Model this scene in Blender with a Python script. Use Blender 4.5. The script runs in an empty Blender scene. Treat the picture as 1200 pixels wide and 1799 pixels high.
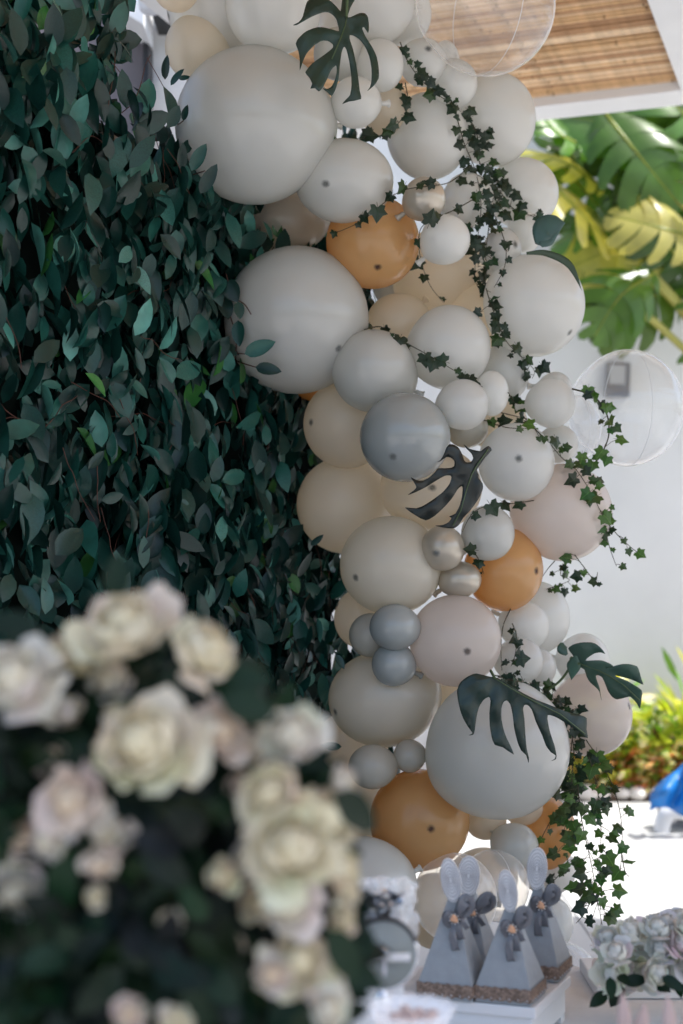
import bpy, math, random
from mathutils import Vector, Matrix, Quaternion, noise
from mathutils.geometry import delaunay_2d_cdt
R = math.radians
sc = bpy.context.scene
COL = sc.collection
# ------------------------------------------------------------------ camera, world, sun
F = 2500.0
CAM = Vector((0, 0, 1.55)); PITCH = R(2.3)
cd = bpy.data.cameras.new('camera'); cam = bpy.data.objects.new('camera', cd); COL.objects.link(cam)
cam.location = CAM; cam.rotation_euler = (R(90)+PITCH, 0, 0)
cd.sensor_fit = 'VERTICAL'; cd.sensor_height = 36; cd.sensor_width = 24; cd.lens = F/1799*36
cd.clip_start = .05; cd.clip_end = 400
cd.dof.use_dof = True; cd.dof.focus_distance = 3.3; cd.dof.aperture_fstop = 2.8
sc.camera = cam
SUN = Vector((math.cos(R(60))*math.cos(R(5)), -math.cos(R(60))*math.sin(R(5)), math.sin(R(60))))
w = bpy.data.worlds.new("World"); sc.world = w; w.use_nodes = True
nt = w.node_tree; bg = nt.nodes['Background']
sky = nt.nodes.new('ShaderNodeTexSky'); sky.sky_type = 'NISHITA'; sky.sun_disc = False
sky.sun_elevation = R(60); sky.sun_rotation = math.atan2(SUN.x, SUN.y); sky.air_density = 1.0; sky.dust_density = 3.0; sky.ozone_density = 1.0
nt.links.new(sky.outputs[0], bg.inputs[0]); bg.inputs[1].default_value = 0.15
sd = bpy.data.lights.new('sun', 'SUN'); sd.energy = 3.3; sd.angle = R(.55); sd.color = (1, .98, .95)
so = bpy.data.objects.new('sun', sd); COL.objects.link(so); so.rotation_euler = (-SUN).to_track_quat('-Z', 'Y').to_euler()
sc.view_settings.view_transform = 'Standard'; sc.view_settings.look = 'None'
sc.view_settings.gamma = 1; sc.view_settings.use_curve_mapping = False
sc.view_settings.exposure = 1.1
sc.cycles.max_bounces = 12; sc.cycles.diffuse_bounces = 6; sc.cycles.transmission_bounces = 8; sc.cycles.transparent_max_bounces = 24
sc.cycles.caustics_reflective = False; sc.cycles.caustics_refractive = False
sc.cycles.sample_clamp_indirect = 6

FW = Vector((0, math.cos(PITCH), math.sin(PITCH))); UP = Vector((0, -math.sin(PITCH), math.cos(PITCH))); RT = Vector((1, 0, 0))
def P(px, py, D): return CAM + D*(FW + RT*((px-600)/F) + UP*((899.5-py)/F))
def ray(px, py): return FW + RT*((px-600)/F) + UP*((899.5-py)/F)
def atZ(px, py, z): d = ray(px, py); return CAM + d*((z-CAM.z)/d.z)
def atY(px, py, y): d = ray(px, py); return CAM + d*(y/d.y)

# ------------------------------------------------------------------ helpers
def newmat(name): 
    m = bpy.data.materials.new(name); m.use_nodes = True; return m
def mat(name, base, rough=.5, spec=.5, trans=0, tcol=None, attr=False, nscale=0, namt=.15, bump=0, bscale=None, metal=0, coat=0, sheen=0, objrand=0, coords='Object'):
    m = newmat(name); n = m.node_tree.nodes; L = m.node_tree.links; p = n['Principled BSDF']; out = n['Material Output']
    p.inputs['Base Color'].default_value = (*base, 1); p.inputs['Roughness'].default_value = rough
    p.inputs['Specular IOR Level'].default_value = spec; p.inputs['Metallic'].default_value = metal
    p.inputs['Coat Weight'].default_value = coat; p.inputs['Coat Roughness'].default_value = .15
    p.inputs['Sheen Weight'].default_value = sheen
    csock = None
    if attr:
        a = n.new('ShaderNodeAttribute'); a.attribute_name = 'tint'; csock = a.outputs['Color']
    else:
        c = n.new('ShaderNodeRGB'); c.outputs[0].default_value = (*base, 1); csock = c.outputs[0]
    tc = n.new('ShaderNodeTexCoord')
    if nscale:
        t = n.new('ShaderNodeTexNoise'); t.inputs['Scale'].default_value = nscale; t.inputs['Detail'].default_value = 5
        L.new(tc.outputs[coords], t.inputs['Vector'])
        r = n.new('ShaderNodeMapRange'); r.inputs[1].default_value = .3; r.inputs[2].default_value = .7
        r.inputs[3].default_value = 1-namt; r.inputs[4].default_value = 1+namt; L.new(t.outputs[0], r.inputs[0])
        mx = n.new('ShaderNodeVectorMath'); mx.operation = 'SCALE'; L.new(csock, mx.inputs[0]); L.new(r.outputs[0], mx.inputs['Scale']); csock = mx.outputs[0]
    if objrand:
        oi = n.new('ShaderNodeObjectInfo'); r = n.new('ShaderNodeMapRange'); r.inputs[3].default_value = 1-objrand; r.inputs[4].default_value = 1+objrand
        L.new(oi.outputs['Random'], r.inputs[0])
        mx = n.new('ShaderNodeVectorMath'); mx.operation = 'SCALE'; L.new(csock, mx.inputs[0]); L.new(r.outputs[0], mx.inputs['Scale']); csock = mx.outputs[0]
    L.new(csock, p.inputs['Base Color'])
    if bump:
        t = n.new('ShaderNodeTexNoise'); t.inputs['Scale'].default_value = bscale or 40; t.inputs['Detail'].default_value = 6
        L.new(tc.outputs[coords], t.inputs['Vector'])
        b = n.new('ShaderNodeBump'); b.inputs['Strength'].default_value = bump; b.inputs['Distance'].default_value = .01
        L.new(t.outputs[0], b.inputs['Height']); L.new(b.outputs[0], p.inputs['Normal'])
    if trans:
        tr = n.new('ShaderNodeBsdfTranslucent'); ms = n.new('ShaderNodeMixShader'); ms.inputs[0].default_value = trans
        if tcol: 
            mm = n.new('ShaderNodeMix'); mm.data_type = 'RGBA'; mm.blend_type = 'MULTIPLY'; mm.inputs[0].default_value = 1
            L.new(csock, mm.inputs[6]); mm.inputs[7].default_value = (*tcol, 1); L.new(mm.outputs[2], tr.inputs[0])
        else: L.new(csock, tr.inputs[0])
        L.new(p.outputs[0], ms.inputs[1]); L.new(tr.outputs[0], ms.inputs[2]); L.new(ms.outputs[0], out.inputs[0])
    return m

class MB:
    def __init__(s): s.v = []; s.f = []; s.c = []; s.mi = []
    def add(s, vs, fs, col=None, mi=0):
        b = len(s.v); s.v += [tuple(v) for v in vs]
        for f in fs: s.f.append([i+b for i in f]); s.c.append(col or (1, 1, 1)); s.mi.append(mi)
    def box(s, a, b, M=None, col=None, mi=0):
        x0, y0, z0 = a; x1, y1, z1 = b
        vs = [Vector(v) for v in ((x0,y0,z0),(x1,y0,z0),(x1,y1,z0),(x0,y1,z0),(x0,y0,z1),(x1,y0,z1),(x1,y1,z1),(x0,y1,z1))]
        if M: vs = [M @ v for v in vs]
        s.add(vs, [(0,3,2,1),(4,5,6,7),(0,1,5,4),(1,2,6,5),(2,3,7,6),(3,0,4,7)], col, mi)
    def tube(s, pts, r, n=6, col=None, cap=True, mi=0):
        pts = [Vector(p) for p in pts]; rs = r if isinstance(r, (list, tuple)) else [r]*len(pts)
        vs = []; up = Vector((.123, .31, .94)).normalized()
        for i, p in enumerate(pts):
            d = (pts[min(i+1, len(pts)-1)]-pts[max(i-1, 0)])
            if d.length < 1e-9: d = Vector((0, 0, 1))
            d.normalize(); a = d.cross(up)
            if a.length < .05: a = d.cross(Vector((1, 0, 0)))
            a.normalize(); b = d.cross(a)
            for k in range(n):
                t = 2*math.pi*k/n; vs.append(p+(a*math.cos(t)+b*math.sin(t))*rs[i])
        fs = [(i*n+k, i*n+(k+1) % n, (i+1)*n+(k+1) % n, (i+1)*n+k) for i in range(len(pts)-1) for k in range(n)]
        if cap: fs += [tuple(range(n))[::-1], tuple((len(pts)-1)*n+k for k in range(n))]
        s.add(vs, fs, col, mi)
    def lathe(s, prof, n=24, M=None, col=None, sx=1, sy=1):
        vs = []
        for r, z in prof:
            for k in range(n): vs.append(Vector((r*sx*math.cos(2*math.pi*k/n), r*sy*math.sin(2*math.pi*k/n), z)))
        if M: vs = [M @ v for v in vs]
        fs = [(i*n+k, i*n+(k+1) % n, (i+1)*n+(k+1) % n, (i+1)*n+k) for i in range(len(prof)-1) for k in range(n)]
        s.add(vs, fs, col)
    def mesh(s, name, mats, smooth=True):
        me = bpy.data.meshes.new(name); me.from_pydata(s.v, [], s.f)
        ca = me.color_attributes.new('tint', 'FLOAT_COLOR', 'CORNER')
        buf = []
        for f, c in zip(s.f, s.c): buf += [c[0], c[1], c[2], 1]*len(f)
        ca.data.foreach_set('color', buf)
        for m in (mats if isinstance(mats, (list, tuple)) else [mats]): me.materials.append(m)
        me.polygons.foreach_set('use_smooth', [smooth]*len(me.polygons))
        me.polygons.foreach_set('material_index', s.mi)
        me.update(); return me
    def build(s, name, mats, parent=None, smooth=True, bevel=0, M=None):
        o = bpy.data.objects.new(name, s.mesh(name, mats, smooth)); COL.objects.link(o)
        if parent: o.parent = parent
        if M: o.matrix_local = M
        if bevel:
            b = o.modifiers.new('bevel', 'BEVEL'); b.width = bevel; b.segments = 2; b.limit_method = 'ANGLE'
        return o
def tag(o, label=None, cat=None, group=None, kind=None):
    if label: o['label'] = label
    if cat: o['category'] = cat
    if group: o['group'] = group
    if kind: o['kind'] = kind
    return o
def empty(name, loc=(0, 0, 0), rz=0):
    o = bpy.data.objects.new(name, None); COL.objects.link(o); o.location = loc; o.rotation_euler.z = rz; o.empty_display_size = .05; return o
def inst(name, me, parent=None, M=None):
    o = bpy.data.objects.new(name, me); COL.objects.link(o)
    if parent: o.parent = parent
    if M: o.matrix_local = M
    return o
def frame_M(loc, ydir, zdir, s=1):
    y = ydir.normalized(); z = (zdir-y*zdir.dot(y))
    if z.length < 1e-4: z = y.orthogonal()
    z.normalize(); x = y.cross(z)
    return Matrix.Translation(loc) @ Matrix((( x.x, y.x, z.x, 0), (x.y, y.y, z.y, 0), (x.z, y.z, z.z, 0), (0, 0, 0, 1))) @ Matrix.Diagonal((s, s, s, 1))
def spline(pts, n):
    """Catmull-Rom through pts (Vectors), n samples per span"""
    pts = [Vector(p) for p in pts]; out = []
    for i in range(len(pts)-1):
        p0 = pts[max(i-1, 0)]; p1 = pts[i]; p2 = pts[i+1]; p3 = pts[min(i+2, len(pts)-1)]
        for k in range(n):
            t = k/n
            out.append(.5*((2*p1)+(p2-p0)*t+(2*p0-5*p1+4*p2-p3)*t*t+(3*p1-p0-3*p2+p3)*t**3))
    out.append(pts[-1]); return out
def lerp(a, b, t): return a+(b-a)*t

# ------------------------------------------------------------------ materials
M_floor = mat('pale_stone', (.47, .47, .46), .55, .3, nscale=3, namt=.06, bump=.08, bscale=60)
M_ground = mat('grout', (.42, .41, .39), .8, .2, nscale=8)
M_wall = mat('white_render', (.66, .665, .665), .8, .2, nscale=1.6, namt=.06, bump=.25, bscale=120)
M_house = mat('mauve_render', (.20, .18, .19), .8, .2, nscale=2, namt=.05, bump=.2, bscale=90)
M_white = mat('white_paint', (.8, .8, .8), .45, .4, nscale=5, namt=.03)
M_black = mat('black_metal', (.012, .012, .014), .4, .5)
M_cane = mat('bamboo', (.62, .36, .17), .5, .35, attr=True, nscale=30, namt=.22, bump=.1, bscale=80)
M_soil = mat('soil', (.16, .11, .08), .9, .1, nscale=10, namt=.4, bump=.8, bscale=30)
M_stone = mat('bed_stone', (.72, .68, .63), .7, .2, nscale=20, namt=.15, objrand=.15)
M_leafbg = mat('garden_leaf', (.08, .17, .03), .3, .6, trans=.5, tcol=(1.9, 1.8, .6), attr=True, nscale=6, namt=.2)
M_hedge = mat('eucalyptus_leaf', (.02, .06, .05), .34, .45, trans=.08, attr=True, nscale=25, namt=.25, bump=.1, bscale=60)
M_twig = mat('red_twig', (.09, .035, .025), .6, .3, nscale=20)
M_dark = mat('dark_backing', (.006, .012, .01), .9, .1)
M_ivy = mat('ivy_leaf', (.02, .05, .02), .4, .45, trans=.2, tcol=(1.3, 1.6, .6), attr=True, nscale=60, namt=.3)
M_ivystem = mat('ivy_stem', (.05, .045, .022), .6, .3)
M_mon = mat('monstera_leaf', (.016, .04, .026), .3, .5, trans=.1, tcol=(1, 1.6, .6), attr=True, nscale=12, namt=.25, bump=.06, bscale=30)
M_petal = mat('rose_petal', (.78, .68, .5), .55, .3, trans=.22, attr=True, nscale=10, namt=.06)
M_bleaf = mat('bouquet_leaf', (.018, .045, .018), .45, .25, trans=.12, attr=True, nscale=20, namt=.3)

def balloon_mat(name, base, rough, trans, tcol, coat=.8, spot=(.16, .17, .16), see=0, metal=0, deep=None):
    m = newmat(name); n = m.node_tree.nodes; L = m.node_tree.links; p = n['Principled BSDF']; out = n['Material Output']
    at = n.new('ShaderNodeAttribute'); at.attribute_name = 'pole'
    nz = n.new('ShaderNodeTexNoise'); nz.inputs['Scale'].default_value = 160; tc = n.new('ShaderNodeTexCoord'); L.new(tc.outputs['Object'], nz.inputs['Vector'])
    ad = n.new('ShaderNodeMath'); ad.operation = 'MULTIPLY_ADD'; ad.inputs[1].default_value = .006; L.new(nz.outputs[0], ad.inputs[0]); L.new(at.outputs['Fac'], ad.inputs[2])
    mr = n.new('ShaderNodeMapRange'); mr.interpolation_type = 'SMOOTHSTEP'
    mr.inputs[1].default_value = .005; mr.inputs[2].default_value = .017; L.new(ad.outputs[0], mr.inputs[0])
    mix = n.new('ShaderNodeMix'); mix.data_type = 'RGBA'; L.new(mr.outputs[0], mix.inputs[0]); mix.inputs[6].default_value = (*spot, 1)
    nb = n.new('ShaderNodeTexNoise'); nb.inputs['Scale'].default_value = 9; nb.inputs['Detail'].default_value = 4; L.new(tc.outputs['Object'], nb.inputs['Vector'])
    oi = n.new('ShaderNodeObjectInfo')
    s1 = n.new('ShaderNodeMath'); s1.operation = 'MULTIPLY_ADD'; s1.inputs[1].default_value = .09; s1.inputs[2].default_value = .955; L.new(nb.outputs[0], s1.inputs[0])
    s2 = n.new('ShaderNodeMath'); s2.operation = 'MULTIPLY_ADD'; s2.inputs[1].default_value = .1; s2.inputs[2].default_value = -.1; L.new(oi.outputs['Random'], s2.inputs[0])
    s3 = n.new('ShaderNodeMath'); L.new(s1.outputs[0], s3.inputs[0]); L.new(s2.outputs[0], s3.inputs[1])
    vm = n.new('ShaderNodeVectorMath'); vm.operation = 'SCALE'; vm.inputs[0].default_value = base; L.new(s3.outputs[0], vm.inputs['Scale'])
    L.new(vm.outputs[0], mix.inputs[7]); L.new(mix.outputs[2], p.inputs['Base Color'])
    p.inputs['Roughness'].default_value = rough; p.inputs['Specular IOR Level'].default_value = .45; p.inputs['Metallic'].default_value = metal
    p.inputs['Coat Weight'].default_value = coat; p.inputs['Coat Roughness'].default_value = .12
    bp = n.new('ShaderNodeBump'); bp.inputs['Strength'].default_value = .06; bp.inputs['Distance'].default_value = .01; L.new(nb.outputs[0], bp.inputs['Height']); L.new(bp.outputs[0], p.inputs['Normal'])
    tr = n.new('ShaderNodeBsdfTranslucent'); mm = n.new('ShaderNodeMix'); mm.data_type = 'RGBA'; mm.blend_type = 'MULTIPLY'; mm.inputs[0].default_value = 1
    L.new(mix.outputs[2], mm.inputs[6]); mm.inputs[7].default_value = (*tcol, 1); L.new(mm.outputs[2], tr.inputs[0])
    ms = n.new('ShaderNodeMixShader'); ms.inputs[0].default_value = trans; L.new(p.outputs[0], ms.inputs[1]); L.new(tr.outputs[0], ms.inputs[2]); last = ms.outputs[0]
    if see:
        tp = n.new('ShaderNodeBsdfTransparent'); tp.inputs[0].default_value = (.95, .9, .86, 1); m2 = n.new('ShaderNodeMixShader')
        lw = n.new('ShaderNodeLayerWeight'); lw.inputs[0].default_value = .35
        mr2 = n.new('ShaderNodeMapRange'); mr2.inputs[3].default_value = see; mr2.inputs[4].default_value = 0; L.new(lw.outputs['Facing'], mr2.inputs[0])
        L.new(mr2.outputs[0], m2.inputs[0]); L.new(last, m2.inputs[1]); L.new(tp.outputs[0], m2.inputs[2]); last = m2.outputs[0]
    L.new(last, out.inputs[0]); return m
BM = {
 'white': balloon_mat('latex_white', (.88, .885, .865), .28, .48, (1, 1, .985)),
 'warm': balloon_mat('latex_cream', (.93, .87, .77), .32, .64, (1, .97, .91)),
 'cool': balloon_mat('latex_pale_grey', (.77, .775, .745), .28, .42, (1, 1, .98)),
 'beige': balloon_mat('latex_beige', (.88, .84, .75), .3, .52, (1, .98, .92)),
 'gray': balloon_mat('latex_grey_blue', (.42, .45, .445), .27, .2, (1, 1, 1)),
 'sage': balloon_mat('latex_sage_grey', (.68, .665, .60), .32, .4, (1, .97, .9)),
 'amber': balloon_mat('latex_amber', (.82, .55, .26), .26, .55, (1.02, .9, .6), spot=(.07, .04, .04)),
 'pearl': balloon_mat('latex_pearl', (.66, .60, .50), .28, .25, (1, .94, .84), coat=.6, metal=.3),
 'pink': balloon_mat('latex_blush_pearl', (.84, .79, .75), .23, .45, (1, .94, .9), coat=.5, see=.25, spot=(.03, .025, .03)),
}
def clear_mat(name, tint=(1, 1, 1), body=.06):
    m = newmat(name); n = m.node_tree.nodes; L = m.node_tree.links; out = n['Material Output']; n.remove(n['Principled BSDF'])
    tp = n.new('ShaderNodeBsdfTransparent'); tp.inputs[0].default_value = (.97*tint[0], .975*tint[1], .98*tint[2], 1)
    gl = n.new('ShaderNodeBsdfGlossy'); gl.inputs['Roughness'].default_value = .04
    df = n.new('ShaderNodeBsdfTranslucent'); df.inputs[0].default_value = (.85, .87, .9, 1); dd = n.new('ShaderNodeBsdfDiffuse'); dd.inputs[0].default_value = (.85, .87, .9, 1)
    ds = n.new('ShaderNodeAddShader'); L.new(df.outputs[0], ds.inputs[0]); L.new(dd.outputs[0], ds.inputs[1])
    lw = n.new('ShaderNodeLayerWeight'); lw.inputs[0].default_value = .5
    pw = n.new('ShaderNodeMath'); pw.operation = 'POWER'; pw.inputs[1].default_value = 7; L.new(lw.outputs['Facing'], pw.inputs[0])
    ma = n.new('ShaderNodeMath'); ma.operation = 'MULTIPLY_ADD'; ma.inputs[1].default_value = .9; ma.inputs[2].default_value = body; L.new(pw.outputs[0], ma.inputs[0])
    tc = n.new('ShaderNodeTexCoord'); mp = n.new('ShaderNodeMapping'); mp.inputs['Scale'].default_value = (6, 6, 30); L.new(tc.outputs['Object'], mp.inputs[0])
    nz = n.new('ShaderNodeTexNoise'); nz.inputs['Scale'].default_value = 2; L.new(mp.outputs[0], nz.inputs['Vector'])
    bp = n.new('ShaderNodeBump'); bp.inputs['Strength'].default_value = .25; bp.inputs['Distance'].default_value = .01; L.new(nz.outputs[0], bp.inputs['Height']); L.new(bp.outputs[0], gl.inputs['Normal'])
    a = n.new('ShaderNodeMixShader'); L.new(ma.outputs[0], a.inputs[0]); L.new(tp.outputs[0], a.inputs[1]); L.new(ds.outputs[0], a.inputs[2])
    g2 = n.new('ShaderNodeMath'); g2.operation = 'POWER'; g2.inputs[1].default_value = 3.5; L.new(lw.outputs['Facing'], g2.inputs[0])
    g3 = n.new('ShaderNodeMath'); g3.operation = 'MULTIPLY_ADD'; g3.inputs[1].default_value = .6; g3.inputs[2].default_value = .05; L.new(g2.outputs[0], g3.inputs[0])
    b = n.new('ShaderNodeMixShader'); L.new(g3.outputs[0], b.inputs[0]); L.new(a.outputs[0], b.inputs[1]); L.new(gl.outputs[0], b.inputs[2])
    L.new(b.outputs[0], out.inputs[0]); return m
BM['clear'] = clear_mat('clear_plastic')
BM['clearwarm'] = clear_mat('clear_cream_plastic', (1, .96, .9), .16)

# ------------------------------------------------------------------ ground, floor, walls
random.seed(4)
g = MB(); g.add([(-60, -30, -.012), (60, -30, -.012), (60, 80, -.012), (-60, 80, -.012)], [(0, 1, 2, 3)])
tag(g.build('ground', M_ground, smooth=False), kind='structure')
fl = tag(empty('patio_floor'), kind='structure')
slab = MB(); TS = 1.2
slab.box((.004, .004, -.03), (TS-.004, TS-.004, 0)); slab_me = slab.mesh('floor_tile', M_floor, False)
YAW = R(20)
k = 0
for i in range(-4, 6):
    for j in range(-1, 9):
        x = i*TS-.15; y = j*TS-1.25
        if y+TS > 9.66: continue
        o = inst('floor_tile', slab_me, fl, Matrix.Translation((x, y, random.uniform(-.0015, .0015))))
edge_y = 9.6
# far garden wall
gw = MB(); gw.box((-3, 10.3, -.01), (9, 10.55, 5.6))
tag(gw.build('garden_wall', M_wall, smooth=False), 'tall white rendered wall closing the patio behind the planting', 'wall')
# planting bed
bed = MB(); bed.box((-2.5, 9.62, -.01), (8, 10.3, .05))
tag(bed.build('flower_bed', M_soil, smooth=False), kind='structure')
kerb = tag(empty('bed_edging', (0, 9.6, 0)), 'low row of pale rounded stones edging the planting bed', 'edging')
for i in range(48):
    m = MB(); r = random.uniform(.045, .075)
    prof = [(.001, -.6), (.6, -.5), (.95, -.1), (1, .15), (.8, .55), (.45, .8), (.001, .85)]
    m.lathe([(a*r*random.uniform(.93, 1.07), b*r) for a, b in prof], 10, Matrix.Rotation(random.uniform(0, 3), 4, 'Z'), sx=1.25)
    m.build('stone', M_stone, kerb, M=Matrix.Translation((-1+i*.125+random.uniform(-.02, .02), random.uniform(-.02, .03), .04)))
# house, top left behind hedge
HY = 6.3
hl = tag(empty('house', (-2, HY, 0)), 'house corner with mauve wall, black post and white stucco at top left', 'house')
def hb(name, a, b, m):
    mb = MB(); mb.box(a, b, Matrix.Translation((2, -HY, 0))); return mb.build(name, m, hl, smooth=False)
pz = atY(257, 50, HY).x; pz2 = atY(267, 50, HY).x
hb('wall', (-4.5, HY, 0), (pz-.002, HY+.2, 4.6), M_house)
hb('post', (pz, HY-.1, 0), (pz2, HY+.1, 4.6), M_black)
hb('stucco_wall', (pz2+.002, HY+.02, 0), (-.12, HY+.22, 4.6), M_wall)
a = atY(268, 22, HY-.2)
mb = MB(); mb.box((a.x-2*0, HY-.3, a.z-.02), (a.x+.12, HY+.01, a.z+.03), Matrix.Translation((2, -HY, 0))); mb.build('bracket', M_black, hl, smooth=False)
# sloping white soffit beam
sb = MB(); p1 = atY(203, 12, HY-.35); p2 = atY(252, 43, HY-.35)
vs = [p1, p2, p2+Vector((0, 0, .35)), p1+Vector((0, 0, .35))]; vs += [v+Vector((0, .3, 0)) for v in vs]
sb.add([v-Vector((-2, HY, 0)) for v in vs], [(0, 1, 2, 3), (7, 6, 5, 4), (0, 4, 5, 1), (1, 5, 6, 2), (2, 6, 7, 3), (3, 7, 4, 0)])
sb.build('eave', M_white, hl, smooth=False)
# pendant lamp
lp = P(264, 23, 5.6); R0 = 21/F*5.6
M_opal = mat('opal_shade', (.75, .76, .78), .3, .5, trans=.3)
lr = tag(empty('pendant_lamp', lp), 'white rounded pendant lampshade under the eave at top left', 'lamp')
m = MB(); m.lathe([(.001, 0), (R0*.7, .002), (R0*.93, .015), (R0, .045), (R0*.98, .12), (R0*.75, .2), (.02, .23)], 28); m.build('lamp_shade', M_opal, lr)
m = MB(); m.tube([(0, 0, .22), (0, 0, .8)], .006); m.build('cord', M_black, lr)

# ------------------------------------------------------------------ pergola
U = Vector((math.cos(YAW), -math.sin(YAW), 0)); V = Vector((math.sin(YAW), math.cos(YAW), 0))
RZ = 3.64
roofM = Matrix(((U.x, V.x, 0, 0), (U.y, V.y, 0, 0), (0, 0, 1, RZ), (0, 0, 0, 1)))
pg = tag(empty('pergola'), 'white framed pergola roof lined with bamboo canes', 'pergola')
pg.matrix_world = roofM
vE = 6.22; u0 = -2.24; uB = -.70; BW = .42
def pbox(name, a, b, m, bev=.004):
    mb = MB(); mb.box(a, b); return mb.build(name, m, pg, smooth=False, bevel=bev)
pbox('front_beam', (u0-.2, vE, -.02), (3.4, vE+.20, .20), M_white)
V0 = .7
pbox('rear_beam', (u0-.2, V0-.2, -.02), (3.4, V0, .20), M_white)
pbox('side_beam', (u0-.2, V0, -.02), (u0, vE, .20), M_white)
pbox('cross_beam', (uB, V0, -.02), (uB+BW, vE, .20), M_white)
pbox('cross_beam', (1.45, V0, -.02), (1.6, vE, .20), M_white)
pbox('side_beam', (3.2, V0, -.02), (3.4, vE, .20), M_white)
pbox('added_sun_cover', (u0-.2, V0-.2, .203), (3.4, vE+.75, .23), M_white)  # unseen cover added to stop sun leaks; overhang pushes the floor shadow out
for (uu, vv) in ((3.3, 6.32), (3.3, .6), (u0-.1, .6)):
    mb = MB(); mb.box((uu-.07, vv-.07, -RZ), (uu+.07, vv+.07, -.022)); mb.build('post', M_white, pg, smooth=False)
def cane(rng, L0, L1, r):
    mb = MB(); pts = []; rs = []; x = L0+rng.uniform(0, .15); pts.append((L0, 0, 0)); rs.append(r)
    while x < L1-.02:
        for dx, k in ((-.006, 1), (0, 1.14), (.006, 1)): pts.append((x+dx, rng.uniform(-.001, .001), 0)); rs.append(r*k)
        x += rng.uniform(.22, .4)
    pts.append((L1, 0, 0)); rs.append(r)
    c = rng.choice([(.76, .52, .30), (.64, .40, .20), (.84, .62, .40), (.46, .26, .13), (.72, .49, .29)])
    mb.tube(pts, rs, 6, c, cap=False)
    # dark ring at the nodes
    for i in range(2, len(pts)-1, 3):
        if i < len(pts)-1 and i % 2: mb.tube([(pts[i][0]-.004, 0, 0), (pts[i][0]+.004, 0, 0)], rs[i]*1.04, 6, (c[0]*.6, c[1]*.55, c[2]*.5), cap=False)
    return mb
rng = random.Random(9)
variants = [cane(rng, u0+.003, uB-.003, rng.uniform(.009, .013)).mesh('bamboo_cane', M_cane) for _ in range(14)]
v = 4.2
while v < vE-.012:
    o = inst('bamboo_cane', rng.choice(variants), pg, Matrix.Translation((0, v, .03+rng.uniform(-.004, .004))) @ Matrix.Rotation(rng.uniform(-.0025, .0025), 4, 'Z'))
    v += rng.uniform(.027, .036)
mb = MB()
def bulk(v0, v1, ua, ub):
    v = v0
    while v < v1: 
        mb.box((ua, v, .02), (ub, v+.02, .04), col=rng.choice([(.66, .40, .19), (.58, .33, .15), (.72, .47, .25)])); v += .026
bulk(V0+.01, 4.18, u0, uB-.003); bulk(V0+.01, vE-.02, uB+BW+.003, 1.447); bulk(V0+.01, vE-.02, 1.603, 3.197)
tag(mb.build('cane_lining', M_cane, pg, smooth=False), kind='stuff')
mb = MB(); mb.box((u0, 4.2, .06), (uB, vE, .075)); mb.build('gap_shade_board', mat('cane_gap_shade', (.07, .035, .018), .8), pg, smooth=False)  # added board, coloured dark to stand for shade between the canes
# ------------------------------------------------------------------ wall lamp
lc = atY(1083, 669, 10.3)
wl = tag(empty('wall_light', lc), 'small black framed bulkhead light on the white wall', 'light'); wl.rotation_euler.y = R(2)
S = 10.3/F
m = MB(); hw = 20*S; hh = 30*S
m.box((-hw, -.09, -hh), (hw, 0, -hh+.085)); m.box((-hw, -.09, hh-.018), (hw, 0, hh)); m.box((-hw, -.09, -hh+.085), (-hw+.014, 0, hh-.018)); m.box((hw-.03, -.09, -hh+.085), (hw, 0, hh-.018))
m.build('housing', M_black, wl, smooth=False, bevel=.004)
m = MB(); m.box((-hw+.015, -.075, -hh+.086), (hw-.031, -.002, hh-.019)); m.build('lens', mat('frosted_lens', (.5, .5, .5), .35, .5), wl, smooth=False)

# ------------------------------------------------------------------ garden plants
def leafcol(rng, base, var=.25):
    k = 1+rng.uniform(-var, var); return tuple(max(0, b*k*(1+rng.uniform(-.1, .1))) for b in base)
def blade(mb, pts, width, nrm, n=12, split=.5, col=(.1, .2, .03), rng=random, droop=.25, gap=.12):
    """a big pinnately split leaf: midrib path pts, side fingers"""
    path = spline(pts, max(3, n//(len(pts)-1)))
    N = len(path)-1
    for side in (-1, 1):
        for i in range(N):
            t0 = i/N; t1 = (i+1)/N
            def wid(t): return width*max(.06, math.sin(math.pi*min(1, t*.93+.07))**.6)
            d = (path[i+1]-path[i]).normalized(); sv = d.cross(nrm).normalized()*side
            a = path[i]; b = path[i+1]
            g0 = gap if rng.random() < split else 0; g1 = gap if rng.random() < split else 0
            sweep = d*wid(t0)*.45
            def pt(base, w_, k, g): 
                q = base+sv*w_*k+sweep*k*k+nrm*(-droop*w_*k*k+.06*w_*math.sin(k*3))
                return q
            w0 = wid(t0); w1 = wid(t1); rows = []
            for k in (0, .2, .45, .7, .9, 1):
                kk = max(0, (k-.2)/.8)
                A = pt(a, w0, k, 0); B = pt(b, w1, k, 0)
                m0 = lerp(A, B, g0*kk+ (0.3*(k == 1))); m1 = lerp(A, B, 1-g1*kk-(.3*(k == 1)))
                rows.append((m0, lerp(m0, m1, .5)+nrm*.03*w0*k, m1))
            vs = [v for r_ in rows for v in r_]
            fs = []
            for r_ in range(len(rows)-1):
                for c in range(2):
                    q = (r_*3+c, r_*3+c+1, r_*3+c+4, r_*3+c+3)
                    fs.append(q if side > 0 else q[::-1])
            mb.add(vs, fs, col)
    mb.tube(path, [.012]*3+[.009]*(len(path)-6)+[.004]*3, 5, (.32, .36, .06))
rg = random.Random(21)
GP = tag(empty('monstera_plant', (3.0, 9.5, 0)), 'huge sunlit split leaf plant growing up the wall at top right', 'plant')
off = Vector((3.0, 9.5, 0))
def gp(px, py, D): return P(px, py, D)-off
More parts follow.
